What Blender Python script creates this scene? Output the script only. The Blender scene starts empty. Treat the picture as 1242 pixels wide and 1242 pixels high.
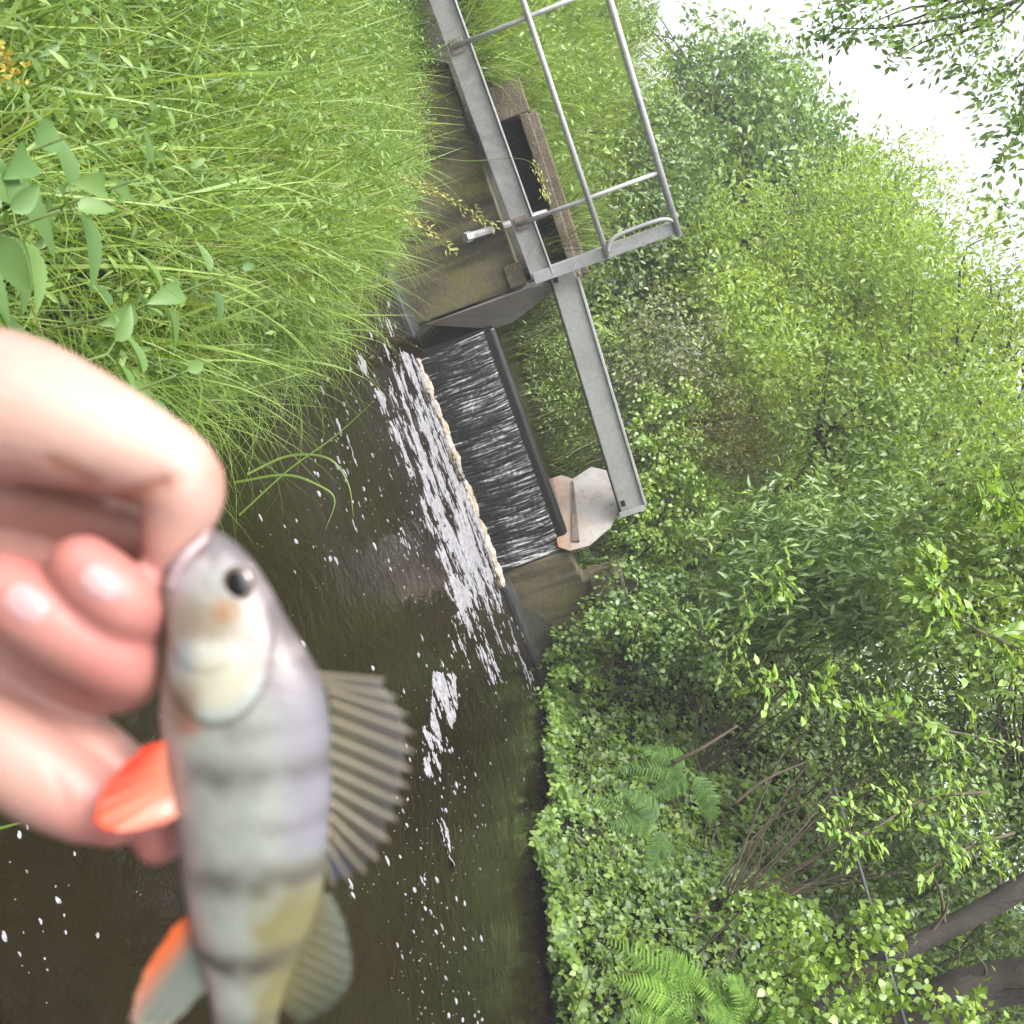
import bpy, bmesh, math, random
import numpy as np
from mathutils import Vector, Matrix, noise as mnoise
from mathutils.bvhtree import BVHTree

random.seed(7)
RG = np.random.default_rng(7)
sc = bpy.context.scene
COL = sc.collection
PI = math.pi

# ------------------------------------------------------------------ camera, sky, sun, exposure
EYE = np.array([0.0, 0.0, 1.5])
FPX = 1200.0                                   # focal length in photo pixels (photo 1242 wide)
ROLL, PITCH = math.radians(18), math.radians(8.5)
FV = np.array([0, math.cos(PITCH), -math.sin(PITCH)])
UP = np.array([0, math.sin(PITCH), math.cos(PITCH)])
RT = np.array([1.0, 0, 0])
XI = UP * math.cos(ROLL) + RT * math.sin(ROLL)
YI = UP * math.sin(ROLL) - RT * math.cos(ROLL)
cam = bpy.data.cameras.new('camera')
cam.sensor_width = 36
cam.lens = 36 * FPX / 1242
cam.clip_start, cam.clip_end = 0.01, 2000
cam.dof.use_dof = True
cam.dof.focus_distance = 6.5
cam.dof.aperture_fstop = 17
camo = bpy.data.objects.new('camera', cam)
COL.objects.link(camo)
camo.matrix_world = Matrix(((XI[0], YI[0], -FV[0], EYE[0]), (XI[1], YI[1], -FV[1], EYE[1]),
                            (XI[2], YI[2], -FV[2], EYE[2]), (0, 0, 0, 1)))
sc.camera = camo

SUN_EL, SUN_ROT = math.radians(58), math.radians(215)
w = bpy.data.worlds.new('World')
sc.world = w
w.use_nodes = True
nt = w.node_tree
sky = nt.nodes.new('ShaderNodeTexSky')
sky.sky_type = 'NISHITA'
sky.sun_disc = False
sky.sun_elevation, sky.sun_rotation = SUN_EL, SUN_ROT
sky.air_density, sky.dust_density, sky.ozone_density = 1.0, 6.0, 0.6
hs = nt.nodes.new('ShaderNodeHueSaturation')
hs.inputs['Saturation'].default_value = 0.22      # overcast: nearly white
bg = nt.nodes['Background']
bg.inputs['Strength'].default_value = 0.15
nt.links.new(sky.outputs[0], hs.inputs['Color'])
nt.links.new(hs.outputs[0], bg.inputs['Color'])
sun = bpy.data.lights.new('sun', 'SUN')
sun.energy, sun.angle, sun.color = 0.8, math.radians(20), (1.0, 0.96, 0.9)
suno = bpy.data.objects.new('sun', sun)
COL.objects.link(suno)
sd = Vector((math.sin(SUN_ROT) * math.cos(SUN_EL), math.cos(SUN_ROT) * math.cos(SUN_EL), math.sin(SUN_EL)))
suno.rotation_euler = sd.to_track_quat('Z', 'Y').to_euler()
sc.view_settings.view_transform = 'Standard'
sc.view_settings.look = 'None'
sc.view_settings.gamma = 1
sc.view_settings.exposure = 1.75
HAZE = 0.0030                                   # density of the added haze


def ray(x, y): return FV + XI * ((x - 621) / FPX) - YI * ((y - 621) / FPX)
def at(x, y, Y):
    d = ray(x, y)
    return EYE + d * (Y / d[1])
def atz(x, y, z=0.0):
    d = ray(x, y)
    return EYE + d * ((z - EYE[2]) / d[2])
def proj(P):
    d = np.asarray(P, float) - EYE
    z = d @ FV
    zz = np.where(np.abs(z) < 1e-6, 1e-6, z)
    return 621 + FPX * (d @ XI) / zz, 621 - FPX * (d @ YI) / zz, z
def in_view(P, m=260):
    x, y, z = proj(P)
    return (z > 0.25) & (x > -m) & (x < 1242 + m) & (y > -m) & (y < 1242 + m)

# ------------------------------------------------------------------ object helpers
def tag(o, label=None, cat=None, group=None, kind=None):
    if label: o['label'] = label
    if cat: o['category'] = cat
    if group: o['group'] = group
    if kind: o['kind'] = kind
    return o
def empty(name, loc, label=None, cat=None, group=None):
    o = bpy.data.objects.new(name, None)
    o.empty_display_size = 0.1
    o.location = [float(v) for v in loc]
    COL.objects.link(o)
    return tag(o, label, cat, group)
def link(name, me, mat=None, parent=None, world=True):
    o = bpy.data.objects.new(name, me)
    COL.objects.link(o)
    if mat is not None:
        for m in (mat if isinstance(mat, (list, tuple)) else [mat]): me.materials.append(m)
    if parent is not None:
        o.parent = parent
        if world:                                # mesh coordinates are world: undo the parent's offset
            o.location = [-v for v in parent.location]
    return o
def npmesh(name, V, F, attrs=None, smooth=False, cols=None, midx=None):
    V = np.asarray(V, np.float32); F = np.asarray(F, np.int32)
    me = bpy.data.meshes.new(name)
    me.vertices.add(len(V)); me.vertices.foreach_set('co', V.ravel())
    k = F.shape[1]
    me.loops.add(F.size); me.loops.foreach_set('vertex_index', F.ravel())
    me.polygons.add(len(F))
    me.polygons.foreach_set('loop_start', np.arange(0, F.size, k, dtype=np.int32))
    me.polygons.foreach_set('loop_total', np.full(len(F), k, np.int32))
    if smooth: me.polygons.foreach_set('use_smooth', np.ones(len(F), bool))
    me.update(calc_edges=True)
    for n, a in (attrs or {}).items():
        me.attributes.new(n, 'FLOAT', 'POINT').data.foreach_set('value', np.asarray(a, np.float32))
    if cols is not None:
        c = np.ones((len(V), 4), np.float32); c[:, :3] = cols
        me.attributes.new('pig', 'FLOAT_COLOR', 'POINT').data.foreach_set('color', c.ravel())
    return me

class MB:
    """collects boxes, prisms and tubes in world coordinates into one mesh"""
    def __init__(s): s.v, s.f = [], []
    def add(s, V, F):
        n = len(s.v); s.v += [tuple(map(float, p)) for p in V]; s.f += [tuple(i + n for i in f) for f in F]
        return s
    def prism(s, poly, ext):
        """poly: list of points (planar), extruded by vector ext"""
        n = len(poly); e = np.asarray(ext, float)
        V = [np.asarray(p, float) for p in poly] + [np.asarray(p, float) + e for p in poly]
        F = [tuple(range(n - 1, -1, -1)), tuple(range(n, 2 * n))] + [(i, (i + 1) % n, n + (i + 1) % n, n + i) for i in range(n)]
        return s.add(V, F)
    def box(s, a, b, w, h, off=0.0):
        """bar from a to b (horizontal-ish): w = horizontal width, h = vertical height, a/b on the bottom centre line"""
        a, b = np.asarray(a, float), np.asarray(b, float)
        d = b - a; side = np.cross(d, [0, 0, 1]); side /= np.linalg.norm(side)
        upv = np.cross(side, d); upv /= np.linalg.norm(upv)
        P = [a - side * w / 2, a + side * w / 2, a + side * w / 2 + upv * h, a - side * w / 2 + upv * h]
        return s.prism(P, d)
    def tube(s, pts, rad, n=10, cap=True):
        V, F = sweep(pts, rad, n)
        m = len(s.v); s.add(V, F)
        if cap:
            k = len(pts)
            s.f.append(tuple(m + i for i in range(n - 1, -1, -1)))
            s.f.append(tuple(m + (k - 1) * n + i for i in range(n)))
        return s
    def mesh(s, name, smooth=False, bevel=0.0):
        me = bpy.data.meshes.new(name)
        me.from_pydata(s.v, [], s.f)
        bm = bmesh.new(); bm.from_mesh(me)
        bmesh.ops.recalc_face_normals(bm, faces=bm.faces)
        if bevel:
            ed = [e for e in bm.edges if len(e.link_faces) == 2 and e.calc_face_angle(0) > 0.5]
            bmesh.ops.bevel(bm, geom=ed, offset=bevel, segments=2, affect='EDGES', profile=0.5)
        if smooth:
            for f in bm.faces: f.smooth = True
        bm.to_mesh(me); bm.free()
        return me
    def build(s, name, mat, parent=None, smooth=False, bevel=0.0):
        return link(name, s.mesh(name, smooth, bevel), mat, parent)

def sweep(pts, rad, n=10):
    P = np.asarray(pts, float); k = len(P)
    R = np.full(k, rad, float) if np.isscalar(rad) else np.asarray(rad, float)
    T = np.gradient(P, axis=0); T /= np.linalg.norm(T, axis=1)[:, None] + 1e-12
    ref = np.array([0, 0, 1.0]) if abs(T[0][2]) < 0.9 else np.array([1.0, 0, 0])
    a = np.cross(T[0], ref); a /= np.linalg.norm(a)
    V = []
    th = np.arange(n) / n * 2 * PI
    for i in range(k):
        a = a - T[i] * (a @ T[i]); a /= np.linalg.norm(a)
        b = np.cross(T[i], a)
        V.append(P[i] + R[i] * (np.cos(th)[:, None] * a + np.sin(th)[:, None] * b))
    F = [(i * n + j, i * n + (j + 1) % n, (i + 1) * n + (j + 1) % n, (i + 1) * n + j) for i in range(k - 1) for j in range(n)]
    return np.concatenate(V), F
def spline(pts, n):
    """Catmull-Rom through rows of pts"""
    P = np.asarray(pts, float)
    P = np.vstack([2 * P[0] - P[1], P, 2 * P[-1] - P[-2]])
    m = len(P) - 3
    out = []
    for t in np.linspace(0, m - 1e-9, n):
        i = int(t); u = t - i
        a, b, c, d = P[i], P[i + 1], P[i + 2], P[i + 3]
        out.append(0.5 * ((2 * b) + (c - a) * u + (2 * a - 5 * b + 4 * c - d) * u * u + (3 * b - a - 3 * c + d) * u ** 3))
    return np.array(out)

# ------------------------------------------------------------------ materials
def new_mat(name):
    m = bpy.data.materials.new(name); m.use_nodes = True
    n = m.node_tree; n.nodes.clear()
    out = n.nodes.new('ShaderNodeOutputMaterial')
    return m, n, out
def ramp(n, stops, fac):
    r = n.nodes.new('ShaderNodeValToRGB')
    el = r.color_ramp.elements
    while len(el) < len(stops): el.new(0.5)
    for e, (p, c) in zip(el, stops):
        e.position = p; e.color = (*c, 1)
    n.links.new(fac, r.inputs[0])
    return r.outputs[0]
def noise_node(n, scale, detail=4, rough=0.55, vec=None, dist=0.0):
    t = n.nodes.new('ShaderNodeTexNoise')
    t.inputs['Scale'].default_value = scale; t.inputs['Detail'].default_value = detail
    t.inputs['Roughness'].default_value = rough; t.inputs['Distortion'].default_value = dist
    if vec is not None: n.links.new(vec, t.inputs['Vector'])
    return t.outputs['Fac']
def coords(n, kind='Object', scale=None):
    c = n.nodes.new('ShaderNodeTexCoord').outputs[kind]
    if scale:
        mp = n.nodes.new('ShaderNodeMapping'); mp.inputs['Scale'].default_value = scale
        n.links.new(c, mp.inputs[0]); c = mp.outputs[0]
    return c
def mixc(n, a, b, fac, mode='MIX'):
    m = n.nodes.new('ShaderNodeMix'); m.data_type = 'RGBA'; m.blend_type = mode
    for s, v in ((6, a), (7, b)):
        if isinstance(v, tuple): m.inputs[s].default_value = (*v, 1)
        else: n.links.new(v, m.inputs[s])
    if isinstance(fac, float): m.inputs[0].default_value = fac
    else: n.links.new(fac, m.inputs[0])
    return m.outputs[2]
def bump(n, h, strength, dist):
    b = n.nodes.new('ShaderNodeBump'); b.inputs['Strength'].default_value = strength; b.inputs['Distance'].default_value = dist
    n.links.new(h, b.inputs['Height'])
    return b.outputs[0]
def principled(n, out, col, rough=0.6, metal=0.0, nrm=None, **kw):
    p = n.nodes.new('ShaderNodeBsdfPrincipled')
    for k, v in (('Base Color', col), ('Roughness', rough), ('Metallic', metal)):
        if isinstance(v, tuple): p.inputs[k].default_value = (*v, 1)
        elif isinstance(v, (int, float)): p.inputs[k].default_value = v
        else: n.links.new(v, p.inputs[k])
    if nrm is not None: n.links.new(nrm, p.inputs['Normal'])
    for k, v in kw.items(): p.inputs[k].default_value = v
    n.links.new(p.outputs[0], out.inputs[0])
    return p
def attr(n, name, sock='Fac'):
    a = n.nodes.new('ShaderNodeAttribute'); a.attribute_name = name
    return a.outputs[sock]

def leaf_mat(name, dark, mid, light, transl=0.35, gloss=0.06, rough=0.5, odd=None):
    m, n, out = new_mat(name)
    stops = [(0.0, dark), (0.5, mid), (1.0, light)]
    if odd: stops = [(0.0, odd), (0.025, odd), (0.03, dark), (0.5, mid), (1.0, light)]
    c = ramp(n, stops, attr(n, 'rnd'))
    big = noise_node(n, 1.3, 2, vec=coords(n))
    c = mixc(n, c, mixc(n, c, (1.25, 1.15, 0.7), 1.0, 'MULTIPLY'), big)
    df = n.nodes.new('ShaderNodeBsdfDiffuse'); tr = n.nodes.new('ShaderNodeBsdfTranslucent'); gl = n.nodes.new('ShaderNodeBsdfGlossy')
    gl.inputs['Roughness'].default_value = rough
    gl.inputs['Color'].default_value = (0.9, 0.95, 0.9, 1)
    n.links.new(c, df.inputs[0])
    n.links.new(mixc(n, c, (1.28, 1.2, 0.6), 1.0, 'MULTIPLY'), tr.inputs[0])
    a = n.nodes.new('ShaderNodeMixShader'); b = n.nodes.new('ShaderNodeMixShader')
    a.inputs[0].default_value = transl; b.inputs[0].default_value = gloss * 0.45
    n.links.new(df.outputs[0], a.inputs[1]); n.links.new(tr.outputs[0], a.inputs[2])
    n.links.new(a.outputs[0], b.inputs[1]); n.links.new(gl.outputs[0], b.inputs[2])
    n.links.new(b.outputs[0], out.inputs[0])
    return m
M = {}
M['grass'] = leaf_mat('grass', (0.065, 0.13, 0.028), (0.145, 0.245, 0.05), (0.25, 0.36, 0.10), 0.42, 0.08, odd=(0.34, 0.30, 0.18))
M['grass_far'] = leaf_mat('grass_far', (0.095, 0.165, 0.04), (0.15, 0.245, 0.055), (0.21, 0.32, 0.085), 0.42, 0.06, odd=(0.25, 0.26, 0.10))
M['reed'] = leaf_mat('reed', (0.02, 0.035, 0.01), (0.045, 0.07, 0.018), (0.11, 0.14, 0.04), 0.35, 0.05, odd=(0.24, 0.19, 0.09))
M['weed'] = leaf_mat('weed', (0.075, 0.15, 0.04), (0.13, 0.225, 0.06), (0.21, 0.31, 0.10), 0.4, 0.08)
M['nettle'] = leaf_mat('nettle', (0.045, 0.105, 0.032), (0.07, 0.15, 0.045), (0.115, 0.205, 0.065), 0.35, 0.1)
M['bramble'] = leaf_mat('bramble', (0.05, 0.115, 0.02), (0.16, 0.275, 0.042), (0.29, 0.42, 0.085), 0.38, 0.14)
M['fern'] = leaf_mat('fern', (0.055, 0.125, 0.025), (0.11, 0.225, 0.04), (0.18, 0.32, 0.06), 0.4, 0.03)
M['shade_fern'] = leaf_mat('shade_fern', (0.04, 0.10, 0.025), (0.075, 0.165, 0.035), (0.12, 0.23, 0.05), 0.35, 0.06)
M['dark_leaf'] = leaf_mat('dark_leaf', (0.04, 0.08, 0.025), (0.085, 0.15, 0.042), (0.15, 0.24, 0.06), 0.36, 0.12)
M['mid_leaf'] = leaf_mat('mid_leaf', (0.065, 0.125, 0.03), (0.145, 0.24, 0.052), (0.25, 0.36, 0.08), 0.45, 0.1)
M['light_leaf'] = leaf_mat('light_leaf', (0.10, 0.175, 0.04), (0.205, 0.32, 0.07), (0.32, 0.45, 0.12), 0.5, 0.08)
M['ash_leaf'] = leaf_mat('ash_leaf', (0.065, 0.13, 0.042), (0.13, 0.235, 0.065), (0.22, 0.34, 0.10), 0.4, 0.14)
M['fresh_leaf'] = leaf_mat('fresh_leaf', (0.10, 0.20, 0.04), (0.18, 0.32, 0.06), (0.27, 0.42, 0.10), 0.45, 0.12)
M['pale_leaf'] = leaf_mat('pale_leaf', (0.09, 0.13, 0.06), (0.17, 0.21, 0.11), (0.33, 0.36, 0.26), 0.35, 0.08)
M['brown_leaf'] = leaf_mat('brown_leaf', (0.09, 0.07, 0.035), (0.16, 0.14, 0.06), (0.18, 0.22, 0.065), 0.35, 0.04)
M['petal'] = leaf_mat('petal', (0.24, 0.19, 0.035), (0.32, 0.26, 0.06), (0.38, 0.33, 0.10), 0.3, 0.03)
M['seed'] = leaf_mat('seed', (0.22, 0.24, 0.10), (0.32, 0.34, 0.16), (0.45, 0.44, 0.26), 0.3, 0.04)

def stuff_mat(name, stops, scale, rough=0.85, bstr=0.6, bdist=0.01, scale3=None, metal=0.0, detail=6, **kw):
    m, n, out = new_mat(name)
    v = coords(n, 'Object', scale3)
    f = noise_node(n, scale, detail, 0.6, v, 0.4)
    c = ramp(n, stops, f)
    fine = noise_node(n, scale * 9, 3, 0.6, v)
    c = mixc(n, c, mixc(n, c, (0.55, 0.55, 0.55), 1.0, 'MULTIPLY'), fine)
    principled(n, out, c, rough, metal, bump(n, fine, bstr, bdist), **kw)
    return m
M['soil'] = stuff_mat('soil', [(0.3, (0.012, 0.011, 0.006)), (0.55, (0.026, 0.028, 0.011)), (0.75, (0.035, 0.055, 0.015))], 6, bdist=0.05)
M['bark'] = stuff_mat('bark', [(0.3, (0.014, 0.011, 0.008)), (0.55, (0.032, 0.025, 0.018)), (0.8, (0.055, 0.052, 0.032))], 9, scale3=(1, 1, 0.3), bdist=0.02)
M['twig'] = stuff_mat('twig', [(0.3, (0.055, 0.038, 0.026)), (0.6, (0.10, 0.075, 0.052)), (0.8, (0.16, 0.135, 0.105))], 12, bdist=0.004)
M['stem'] = stuff_mat('stem', [(0.3, (0.09, 0.15, 0.035)), (0.7, (0.17, 0.24, 0.06))], 12, bdist=0.002)
M['galv'] = stuff_mat('galv', [(0.25, (0.27, 0.275, 0.275)), (0.5, (0.37, 0.375, 0.38)), (0.75, (0.45, 0.455, 0.46))], 5, rough=0.5, bstr=0.15, bdist=0.003, metal=0.25)
M['deck_steel'] = stuff_mat('deck_steel', [(0.25, (0.17, 0.165, 0.16)), (0.5, (0.27, 0.265, 0.26)), (0.75, (0.34, 0.335, 0.33))], 6, rough=0.6, bstr=0.3, bdist=0.004, metal=0.1)
M['beam_paint'] = stuff_mat('beam_paint', [(0.3, (0.23, 0.238, 0.222)), (0.5, (0.265, 0.275, 0.258)), (0.7, (0.295, 0.30, 0.285))], 3, rough=0.5, bstr=0.1, bdist=0.002)
M['painted_shade'] = stuff_mat('painted_shade', [(0.3, (0.003, 0.003, 0.0035)), (0.7, (0.008, 0.008, 0.009))], 4)  # near-black colour that paints the shade of recesses onto surfaces
M['board'] = stuff_mat('board', [(0.3, (0.004, 0.0038, 0.0038)), (0.7, (0.010, 0.0095, 0.009))], 5, rough=0.28, scale3=(0.5, 0.5, 2), bstr=0.2, bdist=0.004)
M['ledge'] = stuff_mat('ledge', [(0.3, (0.02, 0.02, 0.022)), (0.55, (0.05, 0.051, 0.056)), (0.8, (0.11, 0.11, 0.12))], 6, rough=0.4)
M['rusty'] = stuff_mat('rusty', [(0.3, (0.10, 0.055, 0.03)), (0.5, (0.17, 0.14, 0.115)), (0.75, (0.25, 0.24, 0.225))], 9, rough=0.7)
M['coping'] = stuff_mat('coping', [(0.25, (0.06, 0.05, 0.03)), (0.5, (0.125, 0.103, 0.068)), (0.75, (0.19, 0.16, 0.115))], 6, rough=0.9, bstr=0.9, bdist=0.02)
M['pole'] = stuff_mat('pole', [(0.3, (0.06, 0.068, 0.07)), (0.7, (0.11, 0.118, 0.12))], 6, rough=0.5, bstr=0.2, bdist=0.003)

def concrete_mat():
    m, n, out = new_mat('mossy_concrete')
    v = coords(n)
    a = noise_node(n, 1.6, 6, 0.62, v, 0.8)
    c = ramp(n, [(0.28, (0.05, 0.041, 0.023)), (0.45, (0.095, 0.079, 0.044)), (0.58, (0.135, 0.118, 0.062)), (0.72, (0.20, 0.18, 0.11))], a)
    moss = noise_node(n, 2.7, 5, 0.6, v, 0.3)
    mf = ramp(n, [(0.5, (0, 0, 0)), (0.66, (1, 1, 1))], moss)
    c = mixc(n, c, (0.125, 0.118, 0.032), mf)
    # vertical run marks
    run = noise_node(n, 9, 3, 0.5, coords(n, 'Object', (1, 1, 0.12)))
    rf = ramp(n, [(0.46, (0, 0, 0)), (0.66, (0.9, 0.9, 0.9))], run)
    c = mixc(n, c, (0.035, 0.03, 0.018), rf)
    f = noise_node(n, 30, 5, 0.65, v)
    c = mixc(n, c, mixc(n, c, (0.6, 0.6, 0.58), 1.0, 'MULTIPLY'), f)
    principled(n, out, c, 0.8, 0, bump(n, f, 0.7, 0.015))
    return m
M['concrete'] = concrete_mat()
def plate_mat(pale):
    m, n, out = new_mat('steel_plate_pale' if pale else 'steel_plate')
    v = coords(n)
    a = noise_node(n, 3, 5, 0.6, v, 0.5)
    if pale: c = ramp(n, [(0.3, (0.26, 0.235, 0.21)), (0.5, (0.33, 0.315, 0.30)), (0.7, (0.37, 0.36, 0.35))], a)
    else: c = ramp(n, [(0.3, (0.13, 0.12, 0.108)), (0.5, (0.18, 0.17, 0.155)), (0.7, (0.23, 0.22, 0.205))], a)
    # rust rising from the lower edge, where water splashes the plate
    sep = n.nodes.new('ShaderNodeSeparateXYZ'); n.links.new(v, sep.inputs[0])
    ad = n.nodes.new('ShaderNodeMath'); ad.operation = 'MULTIPLY_ADD'
    n.links.new(noise_node(n, 5, 4, 0.6, v), ad.inputs[0]); ad.inputs[1].default_value = 0.5; n.links.new(sep.outputs[2], ad.inputs[2])
    z0 = 0.74 if pale else 0.4
    rf = ramp(n, [(0.0, (1, 1, 1)), (0.999, (0, 0, 0))], ad.outputs[0])
    mr = n.nodes.new('ShaderNodeMapRange'); mr.inputs[1].default_value = z0; mr.inputs[2].default_value = z0 + 0.35
    mr.inputs[3].default_value = 0.85; mr.inputs[4].default_value = 0.0
    n.links.new(ad.outputs[0], mr.inputs[0])
    c = mixc(n, c, (0.27, 0.135, 0.06) if pale else (0.14, 0.09, 0.06), mr.outputs[0])
    sp = noise_node(n, 22, 4, 0.6, v)
    sf = ramp(n, [(0.56, (0, 0, 0)), (0.70, (0.75, 0.75, 0.75))], sp)
    c = mixc(n, c, (0.22, 0.14, 0.09), sf)
    principled(n, out, c, 0.5, 0.0, bump(n, sp, 0.15, 0.004))
    return m
M['plate_pale'] = plate_mat(True)
M['plate_grey'] = plate_mat(False)

def water_mat(name, col):
    m, n, out = new_mat(name)
    v = coords(n, 'Object', (1.0, 0.75, 1))
    big = noise_node(n, 3.0, 3, 0.5, v, 0.6)
    rip = noise_node(n, 13, 4, 0.55, v, 0.8)
    add = n.nodes.new('ShaderNodeMath'); add.operation = 'MULTIPLY_ADD'
    n.links.new(rip, add.inputs[0]); add.inputs[1].default_value = 0.45; n.links.new(big, add.inputs[2])
    c = ramp(n, [(0.3, tuple(x * 0.6 for x in col)), (0.7, col)], noise_node(n, 1.2, 3, 0.5, v))
    principled(n, out, c, 0.06, 0, bump(n, add.outputs[0], 0.35, 0.03), IOR=1.33)
    return m
M['water'] = water_mat('water', (0.0125, 0.0085, 0.004))

def foam_mat():
    m, n, out = new_mat('foam')
    v = coords(n)
    f = noise_node(n, 28, 5, 0.68, v)
    c = ramp(n, [(0.35, (0.12, 0.117, 0.128)), (0.55, (0.22, 0.216, 0.235)), (0.75, (0.31, 0.305, 0.325))], f)
    principled(n, out, c, 0.7, 0, bump(n, f, 0.8, 0.006))
    return m
M['foam'] = foam_mat()
def froth_mat():
    m, n, out = new_mat('froth')
    v = coords(n)
    f = noise_node(n, 8, 5, 0.65, v)
    c = ramp(n, [(0.3, (0.19, 0.13, 0.075)), (0.5, (0.30, 0.255, 0.20)), (0.64, (0.36, 0.34, 0.315))], f)
    g = noise_node(n, 60, 3, 0.6, v)
    principled(n, out, c, 0.7, 0, bump(n, g, 0.7, 0.008))
    return m
M['froth'] = froth_mat()
def fall_mat():
    m, n, out = new_mat('falling_water')
    f = attr(n, 'strand')
    c = ramp(n, [(0.0, (0.003, 0.003, 0.003)), (0.36, (0.014, 0.014, 0.014)), (0.62, (0.08, 0.08, 0.08)), (0.98, (0.33, 0.33, 0.33))], f)
    r = ramp(n, [(0.3, (0.12,) * 3), (0.8, (0.5,) * 3)], f)
    principled(n, out, c, r, 0, None, **{'IOR': 1.33, 'Specular IOR Level': 0.35})
    return m
M['fall'] = fall_mat()

# ------------------------------------------------------------------ ground
def interp_edge(pts):
    a = np.array(pts, float)
    return lambda y: np.interp(y, a[:, 0], a[:, 1])
# bank edges: x of the waterline as a function of y
XL = interp_edge([(-4, 0.9), (-0.5, 0.35), (0.3, -0.05), (0.8, -0.2), (1.5, -0.32), (2.4, -0.42), (3.65, -0.74), (5.1, -1.25), (6.3, -1.95), (7.3, -3.1), (7.6, -3.6), (8.0, -1.6), (8.4, -1.55), (12, -2.3), (20, -4.5), (60, -14)])
XR = interp_edge([(-4, 6.5), (3, 5.0), (4.6, 3.9), (5.6, 2.75), (6.3, 2.35), (7.2, 2.2), (8.0, 2.0), (9.0, 1.5), (9.2, 0.6), (12, 0.1), (20, -2.2), (60, -11)])
def sstep(a, b, x):
    t = np.clip((x - a) / (b - a), 0, 1)
    return t * t * (3 - 2 * t)
def ground_z(x, y):
    x = np.asarray(x, float); y = np.asarray(y, float)
    dl, dr = XL(y) - x, x - XR(y)
    ups = sstep(8.3, 8.9, y)
    bed = -0.25 + ups * 0.65
    left = np.minimum(0.45 + 0.06 * dl, 0.05 + 0.9 * dl) + sstep(6.0, 9.0, y) * 0.6 * sstep(0.0, 0.5, dl)
    left = np.minimum(left, 1.6)
    emb = sstep(8.8, 14.5, y) * sstep(-0.3, -4.5, x + 0.12 * (y - 9)) * 1.4
    left = left + emb
    right = 0.03 + 1.15 * (1 - np.exp(-np.maximum(dr, 0) * 2.0)) + 0.33 * np.maximum(dr, 0)
    right = np.minimum(right, 4.2) + ups * 0.45 * sstep(0, 0.4, dr)
    z = np.where(dl > 0, np.maximum(left, bed), np.where(dr > 0, right, bed))
    far = sstep(24, 60, y) * 2
    return z + far
def noise2(x, y, s, seed=0.0):
    return np.array([mnoise.noise((float(a) * s + seed, float(b) * s, seed)) for a, b in zip(np.ravel(x), np.ravel(y))]).reshape(np.shape(x))
gx = np.unique(np.concatenate([np.linspace(-38, -12, 12), np.linspace(-12, -5, 30), np.linspace(-5, 6, 190), np.linspace(6, 14, 36), np.linspace(14, 38, 12)]))
gy = np.unique(np.concatenate([np.linspace(-40, -3, 14), np.linspace(-3, 12, 220), np.linspace(12, 25, 50), np.linspace(25, 72, 16)]))
GX, GY = np.meshgrid(gx, gy)
GZ = ground_z(GX, GY) + noise2(GX, GY, 1.7) * 0.05
nx, ny = len(gx), len(gy)
idx = np.arange(nx * ny).reshape(ny, nx)
Fg = np.stack([idx[:-1, :-1], idx[:-1, 1:], idx[1:, 1:], idx[1:, :-1]], -1).reshape(-1, 4)
ground = link('ground', npmesh('ground', np.stack([GX, GY, GZ], -1).reshape(-1, 3), Fg, smooth=True), M['soil'])
tag(ground, 'dark soil banks and grassy embankment under the vegetation', 'ground', kind='structure')

# water sheets
def sheet(name, poly, z, mat):
    me = bpy.data.meshes.new(name)
    me.from_pydata([(x, y, z) for x, y in poly], [], [tuple(range(len(poly)))])
    return link(name, me, mat)
E1 = np.array([math.cos(math.radians(15)), math.sin(math.radians(15)), 0])    # along the weir
N1 = np.array([-E1[1], E1[0], 0])                                             # upstream
W0 = np.array([-1.47, 8.0, 0.0]); WL = 1.95
def wp(s, t, z): return W0 + E1 * s + N1 * t + np.array([0, 0, z])
pl = wp(-2.6, 0.06, 0); pr = wp(4.2, 0.06, 0)
tag(sheet('stream_water', [(-1.0, -6), (8, -6), (8, 6), tuple(pr[:2]), tuple(pl[:2]), (-5, 6)], 0.0, M['water']), 'dark brown stream below the weir', 'water', kind='structure')
a_, b_ = wp(0.0, 0.31, 0), wp(WL + 0.3, 0.10, 0)
tag(sheet('upstream_water', [tuple(a_[:2]), tuple(b_[:2]), (0.5, 9.6), (-0.6, 11.0), (-2.0, 11.0)], 0.615, M['water']), 'still water above the weir', 'water', kind='structure')

# ------------------------------------------------------------------ weir: walls, ledges, board, falling water, plates, beam
def wall_thing(name, label, cat): return empty(name, (0, 0, 0), label, cat)
dW = np.array([math.cos(math.radians(21)), math.sin(math.radians(21)), 0])
nW = np.array([-dW[1], dW[0], 0])
L0 = np.array([-1.70, 7.98, 0.0])                 # near right corner of left wall face at the water
def lw(s, t, z): return L0 - dW * s + nW * t + np.array([0, 0, z])
wl = tag(bpy.data.objects.new('concrete_wall', None), 'mossy brown concrete wall under the grey walkway, left of the weir', 'wall'); COL.objects.link(wl)
MB().prism([lw(-0.0, 0, -0.4), lw(1.75, 0, -0.4), lw(1.75, 0, 0.97), lw(0.0, 0, 0.97)], nW * 0.28).build('wall_face', M['concrete'], wl, bevel=0.012)
MB().prism([lw(-0.04, -0.32, -0.4), lw(2.1, -0.26, -0.4), lw(2.1, -0.26, 0.055), lw(-0.04, -0.32, 0.055)], nW * 0.318).build('ledge', M['ledge'], wl, bevel=0.02)
MB().prism([lw(0.02, -0.035, 0.86), lw(0.20, -0.035, 0.86), lw(0.20, -0.035, 1.0), lw(0.02, -0.035, 1.0)], nW * 0.030).build('corner_block', M['coping'], wl, bevel=0.008)

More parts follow.
